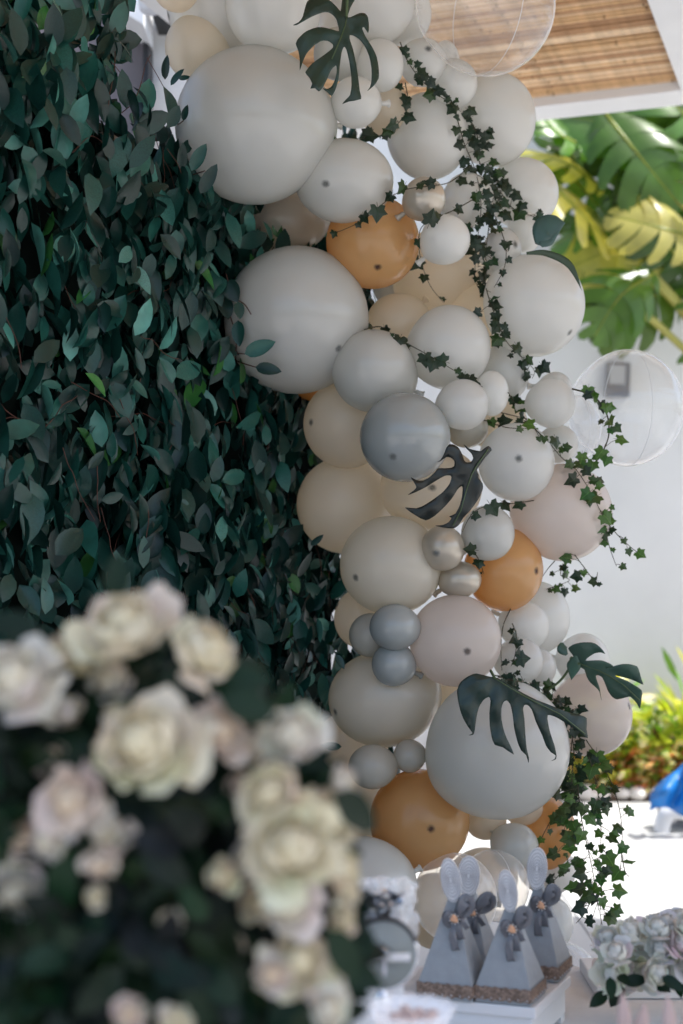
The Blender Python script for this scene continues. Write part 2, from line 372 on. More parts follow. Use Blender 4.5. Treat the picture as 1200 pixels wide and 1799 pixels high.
bigs = [ # base, mid, tip (px), D, width px, colour
 ((1215, 360), (1120, 235), (985, 205), 9.3, 95, 0), ((1060, 195), (1120, 270), (1185, 350), 9.0, 90, 0), ((960, 315), (1010, 365), (1075, 430), 9.15, 75, 1),
 ((1150, 480), (1090, 520), (1045, 590), 9.0, 75, 0), ((1165, 470), (1085, 440), (1000, 470), 9.3, 70, 1), ((1230, 420), (1160, 400), (1080, 380), 8.9, 70, 1),
 ((1240, 250), (1200, 200), (1140, 130), 9.2, 90, 0), ((1230, 500), (1185, 455), (1120, 430), 9.5, 55, 0), ((1060, 330), (1000, 290), (930, 265), 9.5, 60, 1),
 ((1100, 470), (1040, 500), (1010, 540), 9.5, 50, 0), ((1040, 260), (990, 240), (945, 190), 9.2, 55, 0), ((1250, 330), (1190, 320), (1110, 300), 9.4, 80, 0),
 ((1300, 200), (1240, 150), (1150, 190), 9.6, 90, 0), ((1330, 420), (1290, 380), (1240, 340), 9.3, 90, 0), ((1350, 100), (1300, 50), (1220, 40), 9.3, 100, 0),
 ((1400, 300), (1360, 250), (1290, 230), 9.0, 110, 0), ((1300, 560), (1260, 520), (1215, 500), 9.5, 80, 0), ((1420, 450), (1370, 430), (1310, 450), 9.4, 90, 0),
 ((1120, 60), (1060, 70), (990, 100), 9.4, 90, 0), ((1240, -40), (1180, -20), (1100, 30), 9.3, 100, 0), ((1080, 400), (1030, 400), (975, 430), 9.3, 48, 0)]
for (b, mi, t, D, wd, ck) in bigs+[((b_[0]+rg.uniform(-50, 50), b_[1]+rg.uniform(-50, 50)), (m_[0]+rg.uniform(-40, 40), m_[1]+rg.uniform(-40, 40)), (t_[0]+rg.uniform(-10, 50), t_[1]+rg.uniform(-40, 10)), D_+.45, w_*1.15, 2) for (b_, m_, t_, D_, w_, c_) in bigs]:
    mb = MB(); c = (.08, .17, .03) if ck == 0 else (.50, .46, .12)  # yellow leaves have their sunlit look painted into the colour
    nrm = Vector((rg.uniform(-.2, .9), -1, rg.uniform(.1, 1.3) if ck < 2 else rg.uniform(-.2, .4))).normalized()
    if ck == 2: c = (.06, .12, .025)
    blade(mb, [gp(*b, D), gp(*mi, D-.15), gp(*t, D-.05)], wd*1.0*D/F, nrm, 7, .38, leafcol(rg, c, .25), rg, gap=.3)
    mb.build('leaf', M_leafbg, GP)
M_stalk = mat('leaf_stalk', (.35, .33, .08), .5, .4, nscale=5)
for pts in ([(1105, 540, 9.2), (1150, 565, 9.25), (1215, 625, 9.4), (1330, 800, 9.5)], [(1140, 490, 9.2), (1175, 520, 9.3), (1240, 600, 9.4), (1340, 800, 9.5)],
            [(1060, 200, 9.1), (1110, 262, 9.0), (1170, 325, 8.95), (1290, 460, 9.3)], [(960, 315, 9.1), (1035, 385, 9.15), (1105, 440, 9.2), (1220, 560, 9.4)]):
    mb = MB(); mb.tube([gp(*p) for p in pts], .026, 7); mb.build('stalk', M_stalk, GP)
mb = MB(); mb.tube([gp(1330, 800, 9.5), Vector((.3, .25, .8)), Vector((.2, .3, 0))], [.09, .1, .12], 8); mb.build('trunk', M_twig, GP)

def simple_leaf(mb, M, L=1, W=.3, col=None, fold=.12, curl=.15, mi=0, seg=4):
    vs = []; 
    for i in range(seg+1):
        t = i/seg; y = t*L; wv = W*math.sin(math.pi*min(1, (t*.92+.05)))**.75*(1-.25*t) if 0 < i < seg else W*.02
        z = -curl*L*t*t
        vs += [Vector((-wv, y, z+fold*wv)), Vector((0, y, z)), Vector((wv, y, z+fold*wv))]
    vs = [M @ v_ for v_ in vs]
    fs = []
    for i in range(seg):
        for c in range(2): fs.append((i*3+c, i*3+c+1, i*3+c+4, i*3+c+3))
    mb.add(vs, fs, col, mi)
def bush(px, D, h, wd, cols, label, n=200, ls=.12, spiky=False):
    base = atZ(px, 1500, 0); x = (px-600)/F*D
    o = tag(empty('shrub', (x, D, .05)), label, 'shrub', 'shrubs in the bed along the wall')
    mb = MB()
    for i in range(n):
        th = rg.uniform(0, 6.283); r = math.sqrt(rg.random())*wd; z = rg.uniform(.02, 1)*h*(1-.35*(r/wd)**2)
        p = Vector((r*math.cos(th), r*math.sin(th)*.6, z))
        d = Vector((math.cos(th), math.sin(th), rg.uniform(-.2, 1.3)+(1.5 if spiky else 0))).normalized()
        M = frame_M(p, d, Vector((rg.uniform(-.5, .5), rg.uniform(-1, 0), 1)), ls*rg.uniform(.6, 1.3))
        simple_leaf(mb, M, 1, .11 if spiky else .28, leafcol(rg, rg.choice(cols), .3), seg=3)
    tag(mb.build('foliage', M_leafbg, o), kind='stuff')
    mb = MB()
    for i in range(5): mb.tube([(0, 0, -.05), (rg.uniform(-.5, .5)*wd, rg.uniform(-.3, .3)*wd, h*.7)], .008, 5)
    mb.build('stems', M_twig, o)
YG = (.46, .50, .08); GR = (.16, .28, .05); RD = (.45, .15, .08); WH = (.82, .80, .68); PK = (.75, .45, .34)  # yellow and white tints raised so the bed looks sunlit
for args in [
 (1025, 9.85, .62, .25, [YG, GR], 'yellow green shrub half hidden behind the hanging ivy', 220),
 (1075, 9.8, .78, .22, [YG, YG, WH, GR], 'bright lime shrub just right of the lowest right balloon', 230),
 (1120, 9.85, .55, .24, [GR, YG, WH], 'mixed green and cream shrub left of the spiky plant', 220),
 (1160, 9.8, .6, .22, [YG, GR, WH], 'pale sun tinted shrub above the blue cloth', 220),
 (1205, 9.85, .66, .25, [YG, GR, YG], 'lime shrub at the right end of the visible bed', 220)]: bush(*args)
for args in [(1050, 9.72, .3, .2, [RD, PK, WH, GR], 'low reddish flowering plant under the hanging ivy', 120, .09),
 (1100, 9.72, .33, .2, [WH, PK, RD, GR], 'low white and coral flowering plant at mid bed', 150, .09),
 (1148, 9.72, .3, .18, [RD, WH, PK, GR], 'low coral flowering plant left of the blue cloth', 140, .09),
 (1195, 9.72, .32, .2, [RD, PK, GR, WH], 'low red leaved plant directly above the blue cloth', 140, .09)]: bush(*args)
bush(1208, 9.9, .85, .16, [GR, YG, YG], 'spiky palm like plant rising above the shrubs at the right edge', 60, .26, True)

# ------------------------------------------------------------------ blue cloth on inflatable / frame
bc = P(1205, 1470, 8.4); bc.z = 0
bo = tag(empty('pool_lounger', bc), 'grey padded pool seat with curved white tube at right edge', 'lounger')
S = 8.4/F
def lo(px, py, dD=0): return P(px, py, 8.4+dD)-bc
m = MB(); m.tube(spline([lo(1200, 1500), lo(1172, 1490), lo(1163, 1460), lo(1170, 1432), lo(1190, 1425), lo(1225, 1432)], 6), .048, 12); m.build('white_tube', M_white, bo)
M_grey = mat('grey_fabric', (.28, .28, .3), .7, .2, nscale=20, namt=.3, bump=.3)
m = MB(); m.tube(spline([lo(1165, 1425, .2), lo(1180, 1408, .1), lo(1210, 1410, .1), lo(1250, 1420, .1)], 6), [.04]*3+[.06]*16, 10); m.tube(spline([lo(1180, 1480, .25), lo(1200, 1455, .2), lo(1240, 1470, .2)], 6), .09, 10); m.build('seat_pad', M_grey, bo)
m = MB(); m.tube([lo(1160, 1440, .3), Vector((lo(1160, 1440, .3).x, lo(1160, 1440, .3).y, 0))], .015, 8); m.build('leg', M_grey, bo)
m = MB(); m.tube([lo(1230, 1440, .3), Vector((lo(1230, 1440, .3).x, lo(1230, 1440, .3).y, 0))], .015, 8); m.build('leg', M_grey, bo)
cb = P(1180, 1400, 8.3)
m = MB(); NX, NY = 16, 10; vs = []
for i in range(NX+1):
    for j in range(NY+1):
        u_ = i/NX; v_ = j/NY
        x0 = lerp(1142, 1165, v_) if u_ < 0 else 0
        px = lerp(1143, 1245, u_); top = lerp(1392, 1325, min(1, u_*1.25)); bot = 1424-8*math.sin(u_*7) + 4*u_
        py = lerp(top, bot, v_)
        q = P(px, py, 8.3+.05*math.sin(u_*14+v_*3)+.03*math.sin(v_*9+u_*5)-.08*math.sin(v_*3.1)); vs.append(q-cb)
m.add(vs, [(i*(NY+1)+j, (i+1)*(NY+1)+j, (i+1)*(NY+1)+j+1, i*(NY+1)+j+1) for i in range(NX) for j in range(NY)])
co = m.build('cloth', mat('blue_cloth', (.01, .16, .48), .45, .4, nscale=6, namt=.3), None); co.location = cb
so_ = co.modifiers.new('thick', 'SOLIDIFY'); so_.thickness = .01
tag(co, 'bright blue crumpled cloth draped over the grey seat at right edge', 'cloth')
# ------------------------------------------------------------------ balloons
B = [
# cx, cy, rx, ry, D, kind, spot, label
 (385,12,92,92,3.75,'white',(299,36),'white balloon at the top left corner of the garland above the leaf wall'),
 (345,84,55,58,3.95,'warm',None,'peach shaded balloon tucked between the top left white balloon and the hedge'),
 (478,8,82,88,3.66,'white',None,'white balloon at the top edge left of the upper monstera leaf'),
 (447,221,139,136,3.6,'cool',None,'largest pale grey white balloon in the upper left of the garland'),
 (655,5,74,72,3.7,'white',None,'white balloon behind the stalk of the upper monstera leaf'),
 (708,25,50,55,3.95,'white',None,'white balloon at the top edge touching the clear bubble balloon'),
 (612,48,62,62,3.9,'white',None,'white balloon showing between the lobes of the upper monstera leaf'),
 (312,-22,44,42,3.95,'warm',None,'sliver of a peach balloon at the top edge beside the pendant lamp'),
 (668,115,42,46,3.66,'white',None,'small white balloon right of the upper monstera leaf'),
 (625,180,44,45,3.6,'white',None,'small shiny white balloon under the tips of the upper monstera leaf'),
 (597,95,46,46,3.68,'cool',None,'small balloon mostly covered by the upper monstera leaf'),
 (675,193,46,44,3.85,'warm',None,'half hidden balloon behind the small ivy loop near the top'),
 (743,110,42,42,3.8,'white',(750,98),'small white balloon right beside the top end of the ivy'),
 (782,112,26,40,3.95,'white',None,'sliver of a small white balloon behind the ivy top under the clear bubble'),
 (796,147,43,43,3.82,'white',None,'small white balloon under the clear bubble balloon right of the ivy'),
 (866,210,75,82,4.0,'white',None,'large white balloon at the right edge below the clear bubble'),
 (752,240,72,76,3.9,'white',(803,255),'large cream white balloon enclosed by the ivy in the upper middle'),
 (605,318,87,73,3.68,'cool',(573,339),'wide pale balloon with a grey nipple mark above the upper amber balloon'),
 (918,340,63,62,4.05,'white',None,'white balloon at the right edge just above the glossy blue green leaf'),
 (745,350,38,39,3.64,'pearl',None,'small pearly balloon above right of the upper amber balloon'),
 (782,421,44,44,3.63,'white',None,'small white balloon with an ivy sprig right of the upper amber balloon'),
 (500,388,77,60,3.97,'warm',None,'cream balloon wedged between the two biggest left balloons'),
 (655,425,82,82,3.74,'amber',(662,480),'amber balloon in the upper middle with an ivy tendril across it'),
 (822,352,46,48,3.92,'white',None,'white balloon largely covered by the thick ivy bunch'),
 (882,440,34,40,3.86,'white',(902,435),'small white balloon right of the thick ivy with a faint dot'),
 (922,408,30,37,3.98,'white',None,'small white balloon left of the glossy blue green leaf'),
 (775,482,84,80,4.1,'warm',None,'cream balloon in the hollow right of the upper amber balloon'),
 (520,562,128,130,3.78,'cool',(595,622),'second biggest pale balloon at the hedge edge with leaf sprigs in front'),
 (700,572,58,57,3.95,'warm',None,'blush cream balloon right of the biggest middle left balloon'),
 (938,536,89,91,3.86,'white',(994,590),'big white balloon on the right edge beside the garden leaves'),
 (789,611,73,75,3.76,'white',None,'white balloon behind the thin ivy strand in the middle'),
 (657,652,74,73,3.7,'cool',(592,622),'pale grey balloon under the left end of the thin ivy strand'),
 (610,745,77,78,3.86,'warm',(547,745),'cream balloon at the hedge edge with a dark dot on its left'),
 (712,768,80,79,3.58,'gray',(688,805),'darkest grey blue balloon in the middle above the cut black leaf'),
 (813,711,46,45,3.6,'white',None,'small round pale balloon right of the grey blue balloon'),
 (864,691,30,40,3.66,'white',None,'small oval white balloon half behind the small round one in the middle'),
 (820,753,38,34,3.76,'sage',None,'small greyish balloon peeking out below the small round pale one'),
 (886,655,44,52,3.9,'white',None,'white balloon behind the ivy in the middle right'),
 (968,708,43,44,3.76,'white',None,'small white balloon touching the right clear bubble balloon'),
 (975,683,30,30,3.9,'white',None,'thin top of a white balloon peeking over the small one beside the clear bubble'),
 (980,780,36,34,3.86,'white',None,'small white balloon where the right ivy strand leaves the garland'),
 (907,812,67,69,3.68,'white',(903,808),'white balloon with a central grey nipple mark right of the cut black leaf'),
 (757,858,90,76,3.8,'warm',(754,858),'cream balloon behind the cut black monstera leaf'),
 (608,887,87,86,3.96,'warm',None,'large cream balloon at the hedge edge below the one with a dark dot'),
 (688,993,91,87,3.7,'beige',(624,1012),'large taupe balloon with a black dot on the lower left'),
 (988,900,87,86,3.82,'pink',None,'blush see through balloon on the right with ivy showing through'),
 (857,937,47,49,3.64,'cool',None,'small pale balloon with a single ivy leaf left of the blush balloon'),
 (778,963,39,40,3.62,'pearl',(764,970),'small pearly champagne balloon left of the single ivy leaf'),
 (808,1018,38,32,3.67,'pearl',None,'flattened pearly champagne balloon directly above the blush pearl balloon'),
 (885,1000,69,74,3.8,'amber',(936,1001),'amber balloon on the right below the blush see through balloon'),
 (800,1125,81,81,3.66,'pink',(814,1137),'blush pearl balloon with a bold black dot in the lower middle'),
 (638,1086,51,54,3.9,'warm',(592,1063),'cream balloon at the hedge edge behind the grey trio'),
 (652,1116,39,39,3.7,'sage',None,'left balloon of the grey trio half hidden behind the other two'),
 (694,1102,45,41,3.6,'gray',None,'upper balloon of the small grey trio'),
 (692,1167,39,39,3.63,'gray',None,'lower balloon of the small grey trio'),
 (675,1228,98,84,3.76,'beige',(589,1245),'wide taupe balloon directly below the grey trio'),
 (943,1085,58,64,4.02,'white',None,'tall white balloon at the right edge below the lower ivy sprigs'),
 (921,1100,44,44,3.86,'white',None,'white balloon right of the short hanging ivy sprig'),
 (912,1161,43,41,3.76,'white',None,'small white balloon just above the big lower monstera leaf'),
 (946,1173,31,34,3.88,'white',None,'small white balloon left of the stalk of the right monstera leaf'),
 (1025,1162,46,50,4.0,'white',None,'white balloon behind the upper lobe of the right monstera leaf'),
 (1036,1256,74,73,3.88,'pink',(1099,1236),'blush white balloon at the lower right edge beneath the right monstera leaf'),
 (874,1315,126,124,3.58,'cool',None,'biggest lower balloon carrying the large monstera leaf'),
 (655,1347,43,39,3.62,'sage',None,'small taupe balloon above left of the lower amber balloon'),
 (720,1328,29,29,3.64,'sage',None,'tiny taupe balloon beside the biggest lower balloon'),
 (737,1440,88,88,3.72,'amber',(752,1437),'large amber balloon at the bottom with a dark dot'),
 (853,1440,37,35,3.84,'warm',None,'small cream balloon right of the large bottom amber balloon'),
 (904,1487,42,41,3.76,'cool',None,'small pale balloon above the right pair of favour boxes'),
 (955,1463,58,64,3.9,'amber',None,'amber balloon partly covered by the hanging ivy at lower right'),
 (918,1418,36,32,3.86,'warm',None,'small cream balloon showing under the biggest lower balloon'),
 (612,1305,56,55,3.98,'warm',None,'cream balloon behind the flowers left of the small taupe balloon'),
 (635,1405,58,62,3.96,'warm',None,'cream balloon between the blurred roses and the bottom amber balloon'),
 (640,1570,90,100,3.5,'cool',None,'large pale balloon behind the glass ornament at the bottom'),
 (765,1600,58,66,3.9,'warm',None,'cream balloon behind the left favour boxes'),
 (966,1622,41,48,3.72,'white',None,'white balloon right of the favour boxes near the floor'),
 (962,1528,50,44,3.95,'white',None,'white balloon under the hanging ivy and the right amber balloon'),
 (548,668,34,36,4.0,'amber',None,'sliver of an amber balloon under the biggest middle left balloon'),
 (845,560,60,62,4.05,'warm',None,'cream balloon in the gap behind the long ivy in the middle'),
 (875,745,52,48,4.0,'warm',None,'cream balloon in the gap above the one with the central grey mark'),
 (800,1235,60,56,3.95,'warm',None,'cream balloon in the gap beneath the blush pearl balloon'),
 (700,500,46,44,4.15,'white',None,'white balloon deep in the gap below the upper amber balloon'),
 (850,1540,60,50,4.0,'warm',None,'cream balloon behind the toppers of the right favour boxes'),
 (640,1490,52,50,4.05,'warm',None,'cream balloon deep behind the rose cluster at the bottom'),
]
CLEAR = [
 (856,12,119,118,3.72,'clear','large clear bubble balloon in front of the bamboo ceiling'),
 (1102,717,98,103,3.9,'clear','large clear bubble balloon in front of the wall light'),
 (1012,752,44,58,3.98,'clear','small clear bubble balloon wedged between the ivy and the large right bubble'),
 (800,1578,74,78,3.62,'clearwarm','clear balloon behind the left favour boxes'),
 (868,1556,62,62,3.7,'clearwarm','clear balloon between the two pairs of favour boxes'),
 (985,1712,64,56,3.6,'clear','clear balloon on the floor side right of the favour tray'),
]
A0 = Vector((-.835, 2.9)); A1 = Vector((.035, 4.4))
def hedgeD(px):
    k = (px-600)/F; t = (k*A0.y-A0.x)/((A1.x-A0.x)-k*(A1.y-A0.y)); return A0.y+(A1.y-A0.y)*max(-.3, min(1.3, t))
Ds = [b[4] for b in B]
for it in range(40):
    for i in range(len(B)):
        for j in range(i):
            bi, bj = B[i], B[j]
            ri = (bi[2]+bi[3])/2*Ds[i]/F; rj = (bj[2]+bj[3])/2*Ds[j]/F
            d = (P(bi[0], bi[1], Ds[i])-P(bj[0], bj[1], Ds[j])).length
            need = .8*(ri+rj)-d
            if need > 0:
                f, bk = (i, j) if Ds[i] < Ds[j] else (j, i)
                Ds[bk] += need*.12; Ds[f] -= need*.06
    for i, b in enumerate(B):
        Ds[i] = max(b[4]-.25, min(b[4]+.45, Ds[i]))
        if b[0] < 660 and b[1] < 1260: 
            Ds[i] = min(Ds[i], hedgeD(b[0])-.6*b[2]*Ds[i]/F if b[0] < 600 else 4.25)
def surfD(px, py, default=None):
    best = None
    for b, D in zip(B, Ds):
        q = ((px-b[0])/b[2])**2+((py-b[1])/b[3])**2
        if q < 1:
            d = D-math.sqrt(1-q)*b[2]*D/F
            if best is None or d < best: best = d
    return best if best is not None else default
def axis_x(py): 
    pts = [(0, 620), (300, 700), (600, 750), (900, 800), (1200, 800), (1500, 820), (1700, 850)]
    for (y0, x0), (y1, x1) in zip(pts, pts[1:]):
        if py <= y1: return x0+(x1-x0)*(py-y0)/(y1-y0)
    return 850
NS, NR = 44, 30
def balloon(cx, cy, rx, ry, D, kind, spot, label, idx):
    c = P(cx, cy, D); s = D/F
    if spot:
        a = (spot[0]-cx)/rx; b = -(spot[1]-cy)/ry; q = math.sqrt(max(.02, 1-a*a-b*b)); pole = (RT*a+UP*b-FW*q).normalized()
    else:
        rb = random.Random(idx); ang = math.atan2(-(cy-(cy+rb.uniform(-60, 60))), cx-axis_x(cy)); 
        pole = (RT*math.cos(ang)+UP*math.sin(ang)-FW*.5).normalized()
    rot = Vector((0, 0, 1)).rotation_difference(pole).to_matrix()
    vs = []; poled = []
    r = (rx+ry)/2*s
    for i in range(NR+1):
        th = math.pi*i/NR
        if i == 0: th = .03
        z = math.cos(th); q = math.sin(th)
        if z < 0: 
            zz = -z; q *= 1-.10*zz**2; z = -(zz*1.0+.10*zz**3)
        if i == NR: q = .03
        for k in range(NS):
            a = 2*math.pi*k/NS
            vs.append(Vector((q*math.cos(a), q*math.sin(a), z))); poled.append(th*r)
    base = rot
    out = []
    for v_ in vs:
        wv = base @ v_
        x_ = wv.dot(RT)*rx*s; y_ = wv.dot(UP)*ry*s; z_ = wv.dot(FW)*r
        out.append(RT*x_+UP*y_+FW*z_)
    fs = [(i*NS+k, i*NS+(k+1) % NS, (i+1)*NS+(k+1) % NS, (i+1)*NS+k)[::-1] for i in range(NR) for k in range(NS)]
    fs.append(tuple(range(NS))); 
    mb = MB(); mb.add(out, fs); me = mb.mesh('balloon', BM[kind])
    at = me.attributes.new('pole', 'FLOAT', 'POINT'); at.data.foreach_set('value', poled if spot else [1.0]*len(poled))
    o = inst('balloon', me); o.location = c
    tag(o, label, 'balloon', 'balloons of the garland' if not kind.startswith('clear') else 'clear bubble balloons of the garland')
    kd = out[-1].normalized(); e = out[-1]*0+sum(out[-NS:], Vector())/NS
    k_ = MB(); ro = Vector((0, 0, 1)).rotation_difference(kd).to_matrix().to_4x4()
    k_.lathe([(.006, -.006), (.005, .004), (.007, .009), (.006, .013), (.008, .022), (.011, .026), (.009, .026)], 10, Matrix.Translation(e) @ ro)
    kn = k_.build('knot', BM[kind], o)
    a2 = kn.data.attributes.new('pole', 'FLOAT', 'POINT'); a2.data.foreach_set('value', [1.0]*len(kn.data.vertices))
    return o
for i, (b, D) in enumerate(zip(B, Ds)): balloon(*b[:4], D, b[5], b[6], b[7], i)
for i, b in enumerate(CLEAR):
    o = balloon(*b[:4], b[4], b[5], None, b[6], 100+i)
    # moulded seam line of the bubble, a thin ring on the surface
    rx = b[2]*b[4]/F; m = MB(); pts = []
    tilt = .45 if i != 1 else .25
    for k in range(49):
        a = 2*math.pi*k/48; pts.append(Vector((rx*.998*math.cos(a)*math.sin(tilt), rx*.998*math.cos(a)*-math.cos(tilt), rx*.998*math.sin(a)*b[3]/b[2])))
    m.tube(pts, .0008, 4, cap=False); m.build('seam', mat('seam%d' % i, (.8, .82, .85), .2, .6), o)

# ------------------------------------------------------------------ leaf wall
rh = random.Random(77)
HD = Vector((A1.x-A0.x, A1.y-A0.y, 0)); HL = HD.length; HD.normalize(); HN = Vector((HD.y, -HD.x, 0)); HZ = Vector((0, 0, 1))
hedge = tag(empty('leaf_wall', (A0.x, A0.y, 0)), 'tall backdrop wall covered in dark blue green eucalyptus style leaves', 'hedge')
HO = Vector((A0.x, A0.y, 0))
mb = MB(); Mh = Matrix(((HD.x, HN.x, 0, 0), (HD.y, HN.y, 0, 0), (0, 0, 1, 0), (0, 0, 0, 1)))
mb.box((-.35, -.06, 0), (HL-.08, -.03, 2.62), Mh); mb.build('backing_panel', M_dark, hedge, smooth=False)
mb = MB()
for q in (-.35, HL-.12): mb.box((q, -.09, 0), (q+.04, -.061, 2.63), Mh)
mb.build('support_frame', M_black, hedge, smooth=False)
def hl_col():
    k = rh.random()
    if k < .03: b = (.03, .13, .03)
    elif k < .14: b = (.06, .20, .165)
    elif k < .42: b = (.014, .08, .063)
    else: b = (.005, .034, .027)  # darkest leaves: shade of the gaps put into the leaf tint
    f = rh.uniform(.6, 1.5); return tuple(x*f for x in b)
leaf_list = []
for i in range(8300):
    u_ = rh.uniform(-.33, HL+.02); z = rh.uniform(.35, 2.72 if u_ < .5 else 2.64)
    if u_ < .53 and rh.random() < .2: z = rh.uniform(2.6, 2.98)
    if rh.random() < .05: u_ = rh.uniform(HL-.08, HL+.06)
    clump = noise.noise(Vector((u_*5, z*4, 1.3)))*.5+.5
    dd = rh.random()**1.4*.13+clump*.15-.08
    if z > 2.72: dd *= .4
    # the edge is loose and thinner
    p = HD*u_+HN*dd+HZ*z
    big = rh.uniform(.65, 1.3)*(.082 if u_ < HL*.6 else .068)
    ang = rh.gauss(0, .55)+(math.pi if rh.random() < .5 else 0)
    yd = HZ*math.cos(ang)+HD*math.sin(ang)+HN*rh.uniform(-.25, .6)
    zd = HN+HD*rh.gauss(0, .6)+HZ*rh.gauss(.1, .45)
    if rh.random() < .5: zd = HN*.35+HD*rh.gauss(0, 1)+HZ*rh.gauss(0, .3)
    leaf_list.append((dd, p, yd, zd, big))
leaf_list.sort(key=lambda t: -t[0]-t[4]*1.2+ (0 if t[1].z > 1.2 else 9))
def hleaf(mb, M, col, c=None): simple_leaf(mb, M, 1, rh.uniform(.22, .32), col, fold=rh.uniform(.05, .5), curl=rh.uniform(-.1, .4), seg=5)
vmesh = []
for k in range(26):
    m = MB(); hleaf(m, Matrix.Identity(4), hl_col()); vmesh.append(m.mesh('leaf', M_hedge))
for k, (dd, p, yd, zd, s_) in enumerate(leaf_list[:290]):
    inst('leaf', rh.choice(vmesh), hedge, frame_M(p, yd, zd, s_))
mb = MB()
for (dd, p, yd, zd, s_) in leaf_list[290:]: hleaf(mb, frame_M(p, yd, zd, s_), hl_col())
tag(mb.build('foliage', M_hedge, hedge), kind='stuff')
mb = MB()
for i in range(130):
    u_ = rh.uniform(-.3, HL); z = rh.uniform(.6, 2.8); p = HD*u_+HN*rh.uniform(.03, .12)+HZ*z; pts = [p]
    d = Vector((HD*rh.uniform(-1, 1)+HZ*rh.uniform(-1.2, .6))).normalized()
    for q in range(5):
        d = (d+HD*rh.uniform(-.4, .4)+HZ*rh.uniform(-.6, .25)+HN*rh.uniform(-.2, .2)).normalized(); p = p+d*rh.uniform(.02, .045); pts.append(p)
    mb.tube(spline(pts, 3), .0011, 4)
tag(mb.build('twigs', M_twig, hedge), kind='stuff')
# sprigs hanging over the balloons at the edge (px tail, px tip, width factor)
spr = [((322, 212), (329, 184), .5), ((336, 300), (362, 252), .5), ((352, 340), (381, 288), .45), ((362, 318), (380, 305), .5), ((318, 300), (322, 250), .3),
 ((398, 492), (417, 530), .9), ((418, 563), (420, 608), .6), ((430, 622), (483, 600), .55), ((449, 645), (494, 652), .55), ((415, 645), (438, 695), .7),
 ((390, 520), (402, 560), .8), ((396, 605), (415, 625), .8), ((290, 140), (293, 96), .35), ((300, 150), (322, 120), .4), ((314, 138), (334, 135), .3),
 ((546, 958), (568, 940), .3), ((592, 985), (562, 975), .55), ((585, 1000), (598, 1040), .5), ((590, 1150), (605, 1175), .5), ((600, 1312), (562, 1309), .3),
 ((530, 985), (580, 1018), .5), ((515, 1045), (560, 1030), .5), ((580, 1090), (592, 1120), .5), ((570, 1200), (578, 1240), .4), ((418, 530), (422, 560), .7)]
for (a, b, wf) in spr:
    mx, my = (a[0]+b[0])/2, (a[1]+b[1])/2
    D = min(surfD(mx, my, 9), surfD(*a, 9), surfD(*b, 9), hedgeD(mx)+.02)-.04
    pa = P(*a, D)-HO; pb = P(*b, D-.015)-HO; L_ = (pb-pa).length; m = MB()
    simple_leaf(m, frame_M(pa, pb-pa, -FW+Vector((rh.uniform(-.4, .4), 0, rh.uniform(-.3, .3))), 1), L_, L_*.36*max(.6, wf+.2), hl_col(), fold=.3, curl=.08, seg=7)
    m.build('leaf', M_hedge, hedge)
mb = MB()
for pl in [[(405, 515), (402, 545), (415, 590), (414, 630), (420, 645)], [(414, 620), (430, 622)], [(416, 634), (432, 640), (449, 645)], [(417, 527), (430, 535), (441, 552)], [(300, 210), (312, 218), (322, 212)], [(330, 310), (345, 305), (360, 300)],
           [(560, 960), (575, 1000), (580, 1060), (590, 1120)]]:
    pts = [P(x, y, min(surfD(x, y, 9), hedgeD(x)+.02)-.035)-HO for x, y in pl]; mb.tube(spline(pts, 4), .0016, 5)
mb.build('twig', M_twig, hedge)

# ------------------------------------------------------------------ ivy
ri = random.Random(5)
def ivy_leaf_mesh(col):
    # five lobes, tip along +Y, slightly cupped
    out = [(0, 0), (.22, -.20), (.52, -.14), (.44, .12), (.66, .40), (.34, .52), (0, 1.0), (-.34, .52), (-.66, .40), (-.44, .12), (-.52, -.14), (-.22, -.20)]
    cup = ri.uniform(-.25, .3); tw = ri.uniform(-.35, .35)
    vs = [Vector((x, y, cup*abs(x)+tw*x*y-.12*y*y)) for x, y in out]+[Vector((0, .3, .06))]
    m = MB(); m.add(vs, [(i, (i+1) % 12, 12) for i in range(12)][::-1], col)
    m.tube([(0, -.35, -.08), (0, -.1, 0), (0, .0, 0)], .018, 4, (.06, .06, .03), cap=False)
    m.tube([(0, 0, .012), (0, .35, .07), (0, .8, -.02)], .014, 4, tuple(min(1, c*2.6) for c in col), cap=False)
    return m.mesh('leaf', M_ivy, smooth=False)
IV = [ivy_leaf_mesh(tuple(x*ri.uniform(.7, 1.3) for x in ri.choice([(.012, .026, .016), (.012, .028, .014), (.02, .045, .018)]))) for _ in range(18)]
IVL = [ivy_leaf_mesh(tuple(x*ri.uniform(.7, 1.3) for x in ri.choice([(.045, .10, .02), (.06, .13, .025), (.035, .075, .02)]))) for _ in range(14)]
